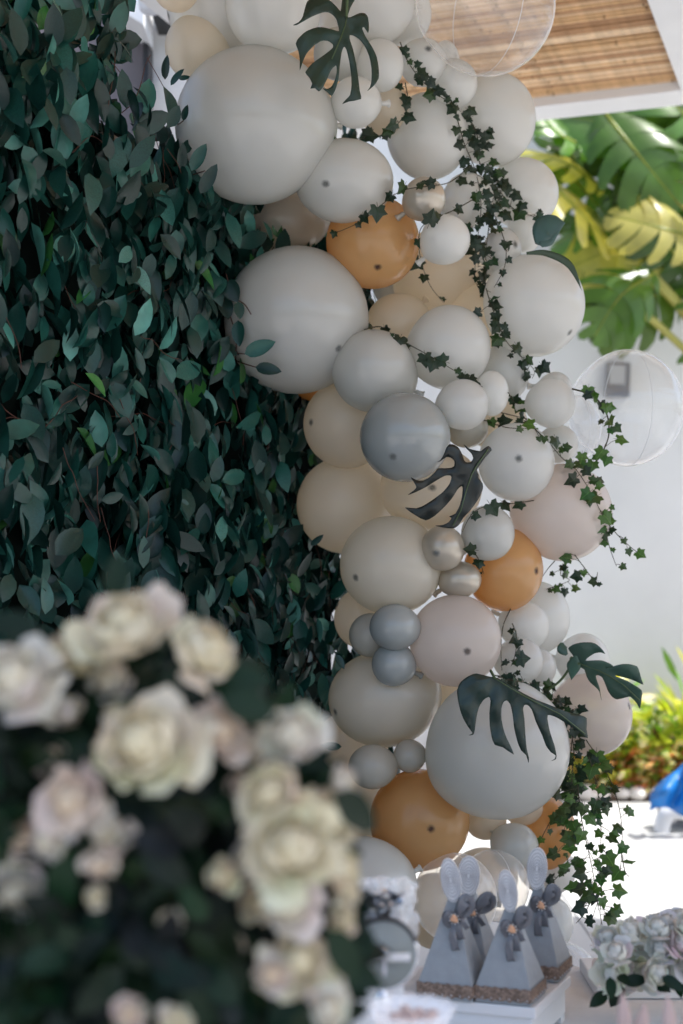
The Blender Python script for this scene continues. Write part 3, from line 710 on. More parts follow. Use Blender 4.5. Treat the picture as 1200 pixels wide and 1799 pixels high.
def vine(lines, label, spacing=16, size=23, light=False, thick=.0016, off=.02, dflt=3.7, cluster=None, group=True, nolead=0):
    first = None; root = None; stem = MB()
    allp = []
    for ln in lines:
        pl = spline([Vector((x, y, 0)) for x, y in ln[0]], 8)
        ds = [surfD(p.x, p.y) for p in pl]
        last = next((d for d in ds if d is not None), dflt)
        dd = []
        for d in ds: last = d if d is not None else last; dd.append(last)
        for _ in range(3): dd = [min(dd[i], (dd[max(0, i-2)]+dd[i]+dd[min(len(dd)-1, i+2)])/3) for i in range(len(dd))]
        allp.append(([P(p.x, p.y, d-off) for p, d in zip(pl, dd)], pl, ln))
    org = allp[0][0][0].copy()
    for w3, pl, ln in allp: 
        stem.tube([p-org for p in w3], [thick*(1-.55*i/len(w3)) for i in range(len(w3))], 5)
    root = stem.build('ivy_vine', M_ivystem, None); root.location = org
    tag(root, label, 'ivy', 'ivy vines trailing over the balloons')
    twg = MB()
    def put(p, n_out, sz, dn):
        yd = dn; zd = -FW*1.0+Vector((ri.uniform(-.8, .8), 0, ri.uniform(-.7, .7)))
        inst('leaf', ri.choice(IVL if (light and ri.random() < .75) else IV), root, frame_M(p-org, yd, zd, sz*3.7/F*.84))
    for w3, pl, ln in allp:
        sp = ln[1] if len(ln) > 1 else spacing; spread = ln[2] if len(ln) > 2 else 7; sz = ln[3] if len(ln) > 3 else size
        if sp <= 0: continue
        acc = ri.uniform(0, sp)
        for i in range(1, len(pl)):
            L_ = (pl[i]-pl[i-1]).length; acc += L_
            while acc > sp:
                acc -= sp*ri.uniform(.7, 1.3)
                ox, oy = ri.gauss(0, spread), ri.gauss(0, spread)
                p = w3[i]+RT*ox*3.7/F+UP*oy*3.7/F-FW*ri.uniform(.0, .02+spread*.0018)
                dn = (RT*(ox/10+ri.uniform(-.8, .8))+UP*(-.5+ri.uniform(-.9, .7))-FW*ri.uniform(-.2, .5))
                stem2 = [w3[i]-org, lerp(w3[i], p, .5)-org+UP*.002, p-org]
                twg.tube(stem2, .0008, 4, cap=False)
                put(p, None, sz*ri.uniform(.5, 1.35), dn)
    if twg.v: twg.build('leaf_stems', M_ivystem, root).__setitem__('kind', 'stuff')
    return root
vine([([(703, 74), (715, 105), (738, 138), (768, 165), (800, 188), (822, 208)], 8, 5, 20), ([(822, 205), (838, 235), (838, 270), (850, 300), (868, 330), (862, 370), (856, 420), (852, 470)], 4.2, 12, 20), ([(800, 195), (815, 250), (835, 300), (845, 360), (838, 430), (835, 490), (850, 520)], 11, 8, 19)],
     'main thick ivy bunch trailing down from the top through the upper balloons')
vine([([(712, 145), (716, 190), (690, 226), (655, 241), (588, 247)], 17, 5, 22)], 'thin ivy loop curving left below the upper monstera leaf')
vine([([(828, 290), (790, 320), (752, 327), (700, 338), (640, 385), (600, 405), (584, 408)], 30, 4, 24)], 'ivy tendril running left across the upper amber balloon')
vine([([(860, 333), (800, 368), (760, 385), (738, 405), (738, 450), (755, 500), (779, 531)], 34, 5, 25)], 'ivy tendril dropping past the small white balloon to a curl')
vine([([(878, 335), (900, 365), (930, 378), (955, 385)], 9, 8, 22), ([(870, 380), (888, 430), (886, 470), (868, 505)], 24, 4, 18)], 'short ivy branch reaching right towards the glossy leaf')
vine([([(850, 470), (855, 510), (872, 560), (890, 600), (915, 625), (938, 650), (935, 665)], 8, 7, 22)], 'ivy strand running down left of the big right white balloon')
vine([([(640, 579), (668, 574), (690, 588), (720, 606), (760, 628), (800, 652), (830, 668), (848, 680)], 17, 4, 22)], 'thin ivy strand draped over the pale middle balloon')
vine([([(893, 690), (925, 738), (962, 775), (988, 805), (1012, 825), (1038, 865), (1062, 912), (1072, 935)], 8.5, 9, 25), ([(1062, 912), (1090, 945), (1125, 975)], 20, 5, 19), ([(1062, 900), (1068, 950), (1083, 995)], 22, 6, 18), ([(850, 738), (890, 751), (935, 753)], 30, 4, 22), ([(880, 725), (935, 738)], 0)],
     'long ivy strand leaving the garland diagonally at the right', light=True)
vine([([(1005, 683), (1040, 695), (1064, 722), (1070, 760), (1060, 792), (1045, 812), (1018, 812)], 11, 8, 20)], 'arched ivy twig in front of the right clear bubble', light=True, dflt=3.75, thick=.0026)
vine([([(938, 879), (905, 884), (870, 885), (832, 900), (812, 935)], 34, 6, 28), ([(830, 965), (842, 985), (850, 1008)], 17, 4, 28)], 'ivy twig with large black leaves above the pearly balloons')
vine([([(975, 985), (962, 1000), (952, 1015)], 0), ([(990, 990), (985, 1010), (1000, 1020), (960, 1035)], 9, 7, 19), ([(1010, 975), (1025, 995), (1045, 1020), (1050, 1005)], 13, 9, 19)], 'loose ivy sprigs under the blush see through balloon', light=True)
vine([([(897, 1070), (884, 1100), (880, 1140), (882, 1178)], 0), ([(900, 1095), (908, 1120), (905, 1150), (898, 1170)], 10, 4, 23)], 'short ivy sprig hanging right of the blush pearl balloon')
vine([([(868, 1186), (900, 1195), (940, 1205), (975, 1228), (1000, 1250), (1008, 1285)], 3.6, 9, 19), ([(1002, 1270), (1008, 1320), (1005, 1370), (1010, 1420)], 6, 12, 23)], 'dense dark ivy cluster on top of the large lower monstera leaf', off=.045)
vine([([(1005, 1300), (1000, 1360), (1000, 1420), (990, 1470), (1000, 1520)], 7, 15, 23), ([(1015, 1380), (1022, 1440), (1035, 1500), (1045, 1550), (1052, 1600)], 7.5, 17, 22), ([(1000, 1400), (975, 1430), (955, 1465), (945, 1490)], 17, 6, 22)],
     'dense leafy ivy curtain hanging at the lower right', light=True, dflt=3.65)
vine([([(1030, 1300), (1062, 1350), (1083, 1400), (1093, 1460), (1090, 1530)], 15, 8, 25), ([(1035, 1330), (1050, 1390), (1056, 1460), (1052, 1530)], 11, 9, 24), ([(1092, 1500), (1098, 1530), (1106, 1541)], 0)], 'outer ivy strands hanging lowest at the right side', light=True, dflt=3.65)
vine([([(1052, 1540), (1058, 1570), (1054, 1600), (1058, 1625)], 11, 8, 22), ([(1045, 1560), (1030, 1600), (1012, 1622)], 22, 6, 24), ([(1000, 1520), (975, 1545), (962, 1560)], 14, 5, 22)], 'curled ivy tips dangling just above the white flower box', light=True, dflt=3.65)
vine([([(965, 1640), (978, 1655), (985, 1668)], 16, 4, 32), ([(990, 1700), (1003, 1712), (1012, 1716)], 16, 5, 34)], 'dark ivy sprig near the floor right of the favour boxes', dflt=3.5)
vine([([(850, 1590), (870, 1580), (885, 1560)], 14, 6, 26)], 'dark ivy sprig between the favour boxes and the clear balloons', dflt=3.5)

# ------------------------------------------------------------------ monstera leaves of the garland
def ribbon(mb, pts, ws, D0, org, col, bend=.0, tiltd=0, fold=.12):
    pl = spline([Vector((x, y, w_)) for (x, y), w_ in zip(pts, ws)], 7)
    NC = 4; vs = []; n = len(pl)
    for i, p in enumerate(pl):
        d = (pl[min(i+1, n-1)]-pl[max(i-1, 0)]); d.z = 0
        d = d.normalized() if d.length > 0 else Vector((1, 0, 0)); q = Vector((-d.y, d.x, 0)); t = i/(n-1)
        hw = max(.3, p.z/2*1.25)
        for c in range(NC+1):
            k = c/NC*2-1
            dz = fold*hw*(k*k)*D0/F*2-.0+bend*t*t+tiltd*k*hw*D0/F
            x = p.x+q.x*hw*k; y = p.y+q.y*hw*k
            vs.append(P(x, y, D0+dz)-org)
    mb.add(vs, [(i*(NC+1)+c, i*(NC+1)+c+1, (i+1)*(NC+1)+c+1, (i+1)*(NC+1)+c) for i in range(n-1) for c in range(NC)], col)
def c1(*a): return [(200+x/2.4, y/2.4) for x, y in a]
def monstera(lobes, D0, label, hub, petiole=None, col=(.016, .04, .026), rib=None, name='monstera_leaf'):
    rm = random.Random(len(label)); org = P(*hub, D0); mb = MB()
    for k, (pts, ws) in enumerate(lobes):
        f = rm.uniform(.92, 1.1)
        ribbon(mb, pts, ws, D0-.0012*k, org, tuple(x*f for x in col), bend=rm.uniform(.0, .03), tiltd=rm.uniform(-.1, .18), fold=.045)
    o = mb.build(name, M_mon, None); o.location = org
    s_ = o.modifiers.new('thick', 'SOLIDIFY'); s_.thickness = .0012
    tag(o, label, 'leaf')
    if rib:
        m = MB()
        for r_ in rib: m.tube([P(x, y, D0-.012)-org for x, y in r_], .0016, 5)
        m.build('midrib', M_ribm, o)
    if petiole:
        m = MB(); m.tube(spline([P(x, y, d)-org for x, y, d in petiole], 5), .0035, 7); m.build('stalk', M_ribm, o)
    return o
M_ribm = mat('leaf_rib', (.07, .11, .045), .45, .4)

def traced(outline, veins, D0, label, f, org_px, petiole=None, col=(.02, .05, .035), bend=(0, 0), crease=.22, name='monstera_leaf', extra=None):
    """a leaf cut from one sheet: outline, creased along its veins and bent in depth"""
    pts = [Vector(f(x, y)) for x, y in outline]; n = len(pts)
    # round the outline off a little
    sm = []
    for k in range(n):
        a, b, c, d = pts[k-1], pts[k], pts[(k+1) % n], pts[(k+2) % n]
        for t in (0, .5): sm.append(.5*((2*b)+(c-a)*t*.8+(2*a-5*b+4*c-d)*t*t*.8+(3*b-a-3*c+d)*t**3*.8) if t else b.copy())
    pts = sm; vv = [[Vector(f(x, y)) for x, y in v_] for v_ in veins]
    xs = [p.x for p in pts]; ys = [p.y for p in pts]; grid = []; st = 5.0
    def inside(q):
        r_ = False
        for k in range(len(pts)):
            a, b = pts[k-1], pts[k]
            if (a.y > q.y) != (b.y > q.y) and q.x < (b.x-a.x)*(q.y-a.y)/(b.y-a.y)+a.x: r_ = not r_
        return r_
    y = min(ys); 
    while y < max(ys):
        x = min(xs)
        while x < max(xs):
            q = Vector((x, y))
            if inside(q) and min((q-p).length for p in pts) > 2.2: grid.append(q)
            x += st
        y += st
    for v_ in vv:
        for a, b in zip(v_, v_[1:]):
            m_ = max(1, int((b-a).length/5))
            for k in range(m_):
                q = lerp(a, b, k/m_)
                if inside(q) and min((q-p).length for p in pts) > 1.5: grid.append(q)
    V2, E2, F2, *_r = delaunay_2d_cdt(pts+grid, [(k, (k+1) % len(pts)) for k in range(len(pts))], [], 1, .01)
    def vd(q):
        best = 1e9
        for v_ in vv:
            for a, b in zip(v_, v_[1:]):
                ab = b-a; t = max(0, min(1, (q-a).dot(ab)/max(1e-6, ab.length_squared))); best = min(best, (q-(a+ab*t)).length)
        return best
    o_ = Vector(org_px); org = P(*org_px, D0); vs = []
    for q in V2:
        r_ = (q-o_); d_ = min(vd(q), 18)
        dz = crease*d_*D0/F*(1 if d_ < 99 else 0)+bend[0]*r_.x*D0/F+bend[1]*r_.y*D0/F+.00022*(r_.length/10)**2.0*.3+.004*math.sin(q.x*.11)*math.sin(q.y*.09)
        vs.append(P(q.x, q.y, D0+dz)-org)
    fs = [tuple(f_) for f_ in F2 if inside(sum((V2[k] for k in f_), Vector((0, 0)))/len(f_))]
    mb = MB(); mb.add(vs, fs, col)
    if extra:
        for (pp, ww, off_) in extra: ribbon(mb, [f(*p) for p in pp], ww, D0+off_, org, tuple(c*1.3 for c in col), bend=.01, tiltd=.2, fold=.1)
    o = mb.build(name, M_mon, None); o.location = org
    s_ = o.modifiers.new('thick', 'SOLIDIFY'); s_.thickness = .001
    tag(o, label, 'leaf')
    m = MB()
    for v_ in vv[:1]: m.tube([P(q.x, q.y, D0-.003+bend[0]*(q.x-o_.x)*D0/F+bend[1]*(q.y-o_.y)*D0/F)-org for q in v_], [.0014]*len(v_), 5)
    m.build('midrib', M_ribm, o)
    if petiole:
        m = MB(); m.tube(spline([P(x, y, d)-org for x, y, d in petiole], 5), .0034, 7); m.build('stalk', M_ribm, o)
    return o
g1 = lambda x, y: (500+x/6, y/6)
traced([(620,-30),(600,60),(590,120),(545,70),(480,10),(420,-30),(300,-30),(240,20),(215,90),(190,180),(150,235),(90,266),(130,264),(200,225),(290,175),(400,132),(460,130),(510,160),(545,205),(560,260),(572,330),(500,312),(420,292),(340,290),(230,330),(150,400),(118,460),(145,540),(160,640),(160,745),(190,660),(230,570),(300,490),(380,435),(450,430),(505,465),(510,500),(470,540),(390,600),(290,670),(218,760),(260,820),(292,885),(272,935),(320,930),(360,965),(400,925),(450,830),(490,740),(540,690),(550,740),(535,830),(500,905),(455,938),(400,930),(450,975),(495,1015),(530,960),(565,850),(580,700),(600,560),(625,495),(650,520),(680,640),(700,780),(705,900),(690,1000),(650,1045),(605,1098),(680,1070),(805,1045),(790,960),(775,820),(755,680),(720,520),(690,430),(685,375),(720,375),(780,410),(840,480),(890,590),(915,720),(915,850),(900,920),(870,963),(940,905),(990,830),(990,720),(970,600),(925,500),(860,400),(820,310),(835,285),(880,350),(888,280),(880,190),(850,145),(790,140),(720,170),(665,185),(690,90),(740,0),(745,-30)],
 [[(655,180),(640,270),(600,380),(560,480),(500,620)],[(600,200),(480,80),(330,60),(180,200)],[(580,370),(420,350),(250,380),(165,520)],[(500,620),(380,750),(340,900)],[(560,640),(550,850),(500,960)],[(650,430),(720,640),(745,850),(740,1030)],[(670,220),(800,350),(900,500),(950,700),(930,880)],[(680,190),(800,200),(860,260)],[(660,0),(655,180)]],
 3.36, 'glossy split monstera leaf hanging at the top of the garland', g1, (605, 40), petiole=[(612,-40,3.36),(610,0,3.357),(609,30,3.357)], col=(.016, .042, .030), bend=(.15, -.2))
g2 = lambda x, y: (700+x/6.667, 770+y/6.667)
traced([(600,70),(560,110),(530,190),(490,255),(452,278),(490,270),(560,220),(610,225),(655,265),(655,320),(620,345),(540,352),(460,352),(430,390),(370,450),(290,495),(210,490),(145,455),(180,515),(210,570),(180,610),(108,664),(200,630),(330,565),(450,490),(540,440),(600,435),(620,455),(600,530),(530,620),(430,700),(310,780),(210,820),(80,808),(120,850),(220,915),(320,960),(420,910),(520,820),(620,710),(690,600),(735,560),(752,580),(745,680),(720,780),(670,880),(595,915),(620,935),(590,980),(520,1015),(430,1022),(520,1045),(640,1055),(700,1020),(760,930),(850,830),(930,720),(985,600),(985,530),(940,470),(940,430),(915,375),(950,320),(1010,230),(1090,140),(1055,90),(1000,120),(965,150),(900,140),(830,120),(765,70),(800,125),(850,175),(875,230),(850,275),(800,283),(770,260),(745,190),(710,120),(660,80)],
 [[(1050,130),(930,300),(860,420),(800,600),(730,850),(640,1020)],[(850,400),(700,280),(640,150),(560,180)],[(830,430),(600,400),(400,480),(200,560)],[(800,480),(650,580),(480,760),(300,880)],[(930,480),(900,700),(780,900)]],
 3.34, 'black looking cut monstera leaf in the middle of the garland', g2, (835, 825), col=(.007, .012, .010), bend=(.15, 0), crease=.16)
g3 = lambda x, y: (790+x/4.615, 1160+y/4.615)
traced([(215,108),(150,130),(90,175),(60,240),(65,310),(85,400),(110,470),(150,540),(185,590),(155,607),(190,603),(205,560),(215,470),(235,385),(270,325),(315,297),(332,330),(322,430),(325,530),(340,620),(365,685),(430,705),(520,765),(480,670),(445,590),(420,480),(418,390),(435,340),(460,325),(490,355),(510,440),(525,560),(550,660),(580,730),(620,770),(638,830),(642,790),(625,720),(612,600),(605,480),(595,400),(605,365),(630,362),(665,400),(700,500),(750,610),(780,690),(820,745),(858,770),(850,800),(822,815),(855,805),(866,775),(850,690),(815,590),(795,500),(795,445),(850,455),(930,500),(1020,560),(1118,632),(1108,560),(1110,470),(1060,445),(980,425),(880,390),(780,350),(700,320),(600,270),(500,210),(400,150),(370,140),(310,130)],
 [[(365,145),(500,230),(620,300),(760,370),(900,440),(1100,600)],[(365,145),(250,240),(170,380),(185,590)],[(390,180),(370,400),(400,620),(515,760)],[(500,240),(550,450),(590,680),(635,820)],[(640,320),(730,480),(800,650),(850,760)],[(365,145),(220,170),(120,230)]],
 3.24, 'large dark green monstera leaf lying over the biggest lower balloon', g3, (870, 1192), petiole=[(862,1178,3.27),(869,1191,3.238)], col=(.011, .031, .024), bend=(.1, -.15), crease=.2)
g4 = lambda x, y: (960+x/6.667, 1110+y/6.667)
traced([(255,195),(310,150),(400,125),(500,122),(570,135),(640,190),(690,258),(640,240),(570,250),(500,290),(458,335),(540,335),(640,333),(720,360),(785,400),(720,425),(680,430),(740,420),(800,398),(880,378),(960,376),(1060,402),(1090,470),(1115,560),(1135,618),(1050,580),(960,545),(860,522),(815,512),(815,520),(940,570),(1040,630),(1118,685),(1115,780),(1095,900),(1060,840),(985,760),(920,770),(830,790),(770,760),(720,690),(690,610),(650,530),(600,505),(580,520),(600,590),(625,660),(642,800),(620,700),(570,640),(510,590),(470,520),(445,440),(400,415),(398,380),(345,330),(300,260)],
 [[(370,360),(460,400),(600,450),(740,520),(900,620),(1090,800)],[(400,350),(440,240),(560,180),(680,240)],[(600,450),(800,440),(960,450),(1120,600)],[(640,510),(740,620),(850,720),(980,750)],[(480,440),(560,560),(635,760)],[(460,400),(620,370),(770,395)]],
 3.62, 'grey green monstera leaf standing out on the right on its stalk', g4, (1018, 1168), petiole=[(964,1212,3.68),(985,1195,3.66),(1001,1172,3.63),(1004,1155,3.625),(1018,1168,3.618)], col=(.032, .078, .055), bend=(-.2, .25), crease=.2,
 extra=[([(345,280),(320,400),(292,565)], (4, 20, 0), -.004), ([(240,270),(185,200),(180,125)], (4, 15, 4), .0)])
monstera([([(945, 430), (955, 405), (975, 395), (993, 392)], (8, 34, 30, 0)), ([(950, 432), (962, 420), (985, 402)], (6, 20, 0))], 3.78, 'short blue green glossy leaf poking out right of the garland', (948, 430), col=(.04, .10, .09), name='glossy_leaf')
monstera([([(925, 445), (960, 445), (1000, 465), (1022, 510)], (4, 9, 10, 0))], 3.72, 'narrow dark leaf edge arching over the big right white balloon', (930, 445), col=(.03, .06, .03), name='arching_leaf')
# ------------------------------------------------------------------ table, tray, favour boxes
TZ = .72
tb = tag(empty('party_table', (.2, 1.8, 0)), 'white covered dessert table under the favour boxes and flowers', 'table')
M_cloth = mat('white_linen', (.72, .72, .73), .8, .2, nscale=30, namt=.04, bump=.15, bscale=200)
mb = MB(); mb.box((-1.3, -1.35, TZ-.04), (1.5, 1.22, TZ)); mb.build('tabletop', M_cloth, tb, smooth=False, bevel=.008)
mb = MB(); mb.box((-1.28, -1.33, .02), (1.48, 1.2, TZ-.041)); mb.build('skirt', M_cloth, tb, smooth=False)
ty = .80
fr = atZ(941, 1771, ty); bk = atZ(1003, 1713, ty); d1 = (bk-fr).normalized(); d2 = Vector((-d1.y, d1.x, 0))   # d2 points left
if d2.x > 0: d2 = -d2
fl_ = atZ(735, 1752, ty); d2 = (fl_-fr).normalized()
Mt = Matrix(((d2.x, d1.x, 0, fr.x), (d2.y, d1.y, 0, fr.y), (0, 0, 1, 0), (0, 0, 0, 1)))
mb = MB(); W = .27; LB = (bk-fr).length
mb.box((0, 0, ty-.02), (W, LB, ty), Mt); mb.box((.008, .008, TZ+.012), (W-.008, LB-.008, ty-.0205), Mt)
tr = mb.build('tray', M_white, None, smooth=False, bevel=.003); tag(tr, 'low white wooden tray stand carrying four pyramid favour boxes', 'tray')
mb = MB()
for a_, b_ in ((.01, .01), (W-.03, .01), (.01, LB-.03), (W-.03, LB-.03)):
    m = MB(); m.box((a_, b_, TZ), (a_+.02, b_+.02, TZ+.0115), Mt); m.build('foot', M_white, tr, smooth=False)
M_card = mat('grey_card', (.33, .355, .375), .75, .2, nscale=60, namt=.05, bump=.12, bscale=400)
M_top = mat('topper_card', (.74, .73, .73), .7, .25); M_line = mat('topper_line', (.42, .41, .42), .7)
M_lace = mat('brown_lace', (.26, .19, .15), .85, .1, nscale=180, namt=.5, bump=.5, bscale=300)
M_satin = mat('grey_satin', (.19, .19, .205), .22, .6, nscale=20, namt=.15)
M_rosec = mat('ribbon_rose', (.75, .42, .25), .6, .3)
M_pearlb = mat('bead', (.8, .78, .75), .2, .6)
ux = (Mt.to_3x3() @ Vector((-1, 0, 0))).normalized()      # to the right along the front edge
uy = d1
def favour(px, py, D_label, wbase, h, label, topw=.028, toph=.072, lean=0.0, z0=ty+.002, topofs=0, dep=.085):
    base = atZ(px, py, z0)      # centre of the base bottom
    o = tag(empty('favour_box', base), label, 'gift box', 'pyramid favour boxes on the tray')
    def L(x, y, z): return ux*x+uy*y+Vector((0, 0, z))
    hw = wbase/2; hd = dep/2
    lz = .026
    mb = MB()
    def ring(k, z, e=0): return [L(-hw*k-e, -hd*k-e, z), L(hw*k+e, -hd*k-e, z), L(hw*k+e, hd*k+e, z), L(-hw*k-e, hd*k+e, z)]
    rings = [ring(1, 0), ring(1, lz), ring(.985, lz+.004), ring(.13, h)]
    vs = [v_ for r_ in rings for v_ in r_]
    fs = [(i*4+k_, i*4+(k_+1) % 4, (i+1)*4+(k_+1) % 4, (i+1)*4+k_) for i in range(3) for k_ in range(4)]+[(3, 2, 1, 0), (12, 13, 14, 15)]
    mb.add(vs, fs); mb.build('box_body', M_card, o, smooth=False, bevel=.0015)
    # lace band with scalloped lower edge
    mb = MB(); n = 64; vs = []; rr = random.Random(int(px))
    per = ring(1, 0, .0022)
    for i in range(n):
        t = i/n*4; s_ = int(t); f = t-s_; p = lerp(per[s_], per[(s_+1) % 4], f)
        lo_ = .0015+.005*abs(math.sin(i*1.9))+rr.uniform(0, .002)
        vs += [p+Vector((0, 0, lo_)), p*1.0+Vector((0, 0, .014+rr.uniform(-.001, .001))), p+Vector((0, 0, .028+.0015*math.sin(i*2.3)))]
    fs = [(i*3+c, ((i+1) % n)*3+c, ((i+1) % n)*3+c+1, i*3+c+1) for i in range(n) for c in range(2)]
    mb.add(vs, fs); lc_ = mb.build('lace_trim', M_lace, o)
    # beading on the lace
    mb = MB()
    for i in range(0, 26):
        t = i/26*4; s_ = int(t); f = t-s_; p = lerp(per[s_], per[(s_+1) % 4], f)*1.012+Vector((0, 0, .009))
        mb.lathe([(.0001, -.0022), (.0022, 0), (.0001, .0022)], 5, Matrix.Translation(p))
    mb.build('lace_beads', M_line, o)
    # oval topper with engraved rings
    tc = L(topofs, -.012, h+toph*.36)
    tax = (ux*math.cos(lean)+Vector((0, 0, 1))*math.sin(lean)); taz = (Vector((0, 0, 1))*math.cos(lean)-ux*math.sin(lean)); nn = tax.cross(taz).normalized()
    if nn.dot(-uy) < 0: nn = -nn
    To = Matrix((( tax.x, taz.x, nn.x, tc.x), (tax.y, taz.y, nn.y, tc.y), (tax.z, taz.z, nn.z, tc.z), (0, 0, 0, 1)))
    mb = MB(); N = 36
    a = [To @ Vector((topw/2*math.cos(2*math.pi*k_/N), toph/2*math.sin(2*math.pi*k_/N), z_)) for z_ in (-.0012, .0012) for k_ in range(N)]
    mb.add(a, [tuple(range(N))[::-1], tuple(range(N, 2*N))]+[(k_, (k_+1) % N, N+(k_+1) % N, N+k_) for k_ in range(N)])
    tp = mb.build('topper', M_top, o, smooth=False)
    mb = MB()
    for s_ in (.92, .74, .58, .43, .29, .16):
        mb.tube([To @ Vector((topw/2*s_*math.cos(2*math.pi*k_/32), toph/2*s_*math.sin(2*math.pi*k_/32), .0014)) for k_ in range(33)], .0008, 4, cap=False)
    mb.build('topper_rings', M_line, tp)
    # satin bow: two loops, two tails, small rose at the knot
    lean2 = random.Random(int(px*3)).uniform(-.25, .3)
    bc_ = L(topofs+.014, -.024, h-.034); rr = random.Random(int(px*7))
    mb = MB()
    def strip(pts, w_):
        pl = spline([bc_+ux*(x*.62+z*(.18+lean2))+uy*y+Vector((0, 0, z*.95+x*(.25-lean2))) for x, y, z in pts], 6); vs = []
        for i, p in enumerate(pl):
            t = i/(len(pl)-1); d = (pl[min(i+1, len(pl)-1)]-pl[max(0, i-1)]).normalized()
            s_ = d.cross(uy).normalized(); ww = w_*(.35+.65*math.sin(math.pi*min(1, t*1.0))**.7) if w_ > 0 else -w_*(.5+.5*t)
            for k_ in (-1, -.4, .3, 1): vs.append(p+s_*ww*k_/2+uy*.003*math.sin(k_*5+i*.6))
        mb.add(vs, [(i*4+c, i*4+c+1, (i+1)*4+c+1, (i+1)*4+c) for i in range(len(pl)-1) for c in range(3)])
    q = rr.uniform(.7, 1.2)
    strip([(0, 0, 0), (.018*q, -.006, .02), (.034*q, -.004, .022), (.03*q, .004, .004), (0, 0, 0)], .024)
    strip([(0, 0, 0), (-.010*q, -.010, .012), (-.024*q, -.010, .012), (-.02*q, .0, -.004), (0, 0, 0)], .018)
    strip([(0, 0, 0), (.012, -.008, -.02), (.020*q, -.004, -.045)], -.017)
    strip([(0, 0, 0), (-.002, -.010, -.028), (.008*q, -.008, -.06)], -.017)
    strip([(0, 0, 0), (.022, -.008, -.012), (.038*q, -.004, -.032)], -.012)
    bw = mb.build('bow', M_satin, o); sl = bw.modifiers.new('t', 'SOLIDIFY'); sl.thickness = .0006
    mb = MB()
    for k_ in range(7):
        aa = k_*2.4; r_ = .0012*k_**.7
        M_ = Matrix.Translation(bc_+ux*(r_*math.cos(aa))-uy*.012+Vector((0, 0, r_*math.sin(aa))))
        mb.lathe([(.0001, -.004), (.0035, -.002), (.004, .001), (.002, .004), (.0001, .0045)], 8, M_)
    mb.build('ribbon_rose', M_rosec, bw)
    mb = MB()
    for k_ in range(9):
        aa = k_*.7; mb.lathe([(.0001, -.0016), (.0016, 0), (.0001, .0016)], 6, Matrix.Translation(bc_+ux*.0085*math.cos(aa)-uy*.011+Vector((0, 0, .0085*math.sin(aa)))))
    mb.build('beads', M_pearlb, bw)
    return o
favour(828, 1717, 0, .092, .160, 'grey pyramid favour box at the back left of the tray', .042, .074, -.06)
favour(948, 1712, 0, .092, .168, 'grey pyramid favour box at the back right of the tray', .038, .078, -.06)
favour(797, 1745, 0, .096, .172, 'grey pyramid favour box at the front left of the tray', .036, .078, .16)
favour(897, 1752, 0, .096, .160, 'grey pyramid favour box at the front right of the tray', .034, .074, .14)

# ------------------------------------------------------------------ roses
def petal_verts(t, a0, wdt, Rr, Hh, rr, nu=5, nv=7):
    vs = []; Rt = Rr*(.2+.8*t)*rr.uniform(.86, 1.1); pm = R(lerp(160, 84, t**.8)+rr.uniform(-16, 16)); curl = max(0, t-.3)*rr.uniform(.2, 1.5); tz = rr.uniform(-.1, .1)*Rr; wp = rr.uniform(0, 6)
    for i in range(nv+1):
        v_ = i/nv; ph = R(14)+(pm-R(14))*v_
        for j in range(nu+1):
            u_ = j/nu*2-1
            ph2 = ph-abs(u_)**2.2*R(26)*v_; c_ = curl*max(0, v_-.7)**1.3*1.6
            r = Rt*math.sin(ph2)*(1+c_)+Rr*.06*math.sin(u_*5+wp)*v_**2; z = .12*Rr*noise.noise(Vector((a0*3+u_*1.3, v_*2, wp)))*v_+Hh*.62-Rt*math.cos(ph2)*Hh/Rr*.8+(1-t)*Hh*.12+tz-c_*Rr*.25
            ww = wdt*(.75+.35*math.sin(math.pi*min(1, .1+v_*.7)))
            a = a0+u_*ww; wob = (rr.uniform(-.02, .02)+.10*noise.noise(Vector((math.cos(a)*2+wp, math.sin(a)*2, v_*2))))*Rr*v_
            vs.append(Vector((math.cos(a)*(r+wob), math.sin(a)*(r+wob), z)))
    fs = [(i*(nu+1)+j, i*(nu+1)+j+1, (i+1)*(nu+1)+j+1, (i+1)*(nu+1)+j) for i in range(nv) for j in range(nu)]
    return vs, fs
def rose(parent, org, loc, facing, rad, col, seed, n_in=16, n_out=11, flat=1.0, name='rose', heart=None, split=True):
    rr = random.Random(seed); M = frame_M(loc-org, Vector((rr.uniform(-1, 1), rr.uniform(-1, 1), rr.uniform(-1, 1))).cross(facing), facing, 1)
    mb = MB(); H = rad*1.0*flat
    heart = heart or (col[0]*.98, col[1]*.93, col[2]*.8)
    for k_ in range(n_in):
        t = .04+.5*k_/n_in; c = tuple(lerp(heart[q], col[q], k_/n_in) for q in range(3))
        vs, fs = petal_verts(t, k_*2.4, .85, rad, H, rr); mb.add(vs, fs, c)
    mb.lathe([(.001, H*.1), (rad*.3, H*.25), (rad*.4, H*.6), (rad*.3, H*.9), (.001, H*1.0)], 10, col=heart)
    o = mb.build(name, M_petal, parent, M=M)
    acc = MB()
    for k_ in range(n_out):
        t = .55+.45*k_/n_out; vs, fs = petal_verts(t, k_*2.4+.7, .62, rad, H, rr)
        c = tuple(x*rr.uniform(.93, 1.04) for x in col)
        if split: m = MB(); m.add(vs, fs, c); m.build('petal', M_petal, o)
        else: acc.add(vs, fs, c)
    if not split: acc.build('outer_petals', M_petal, o)
    return o
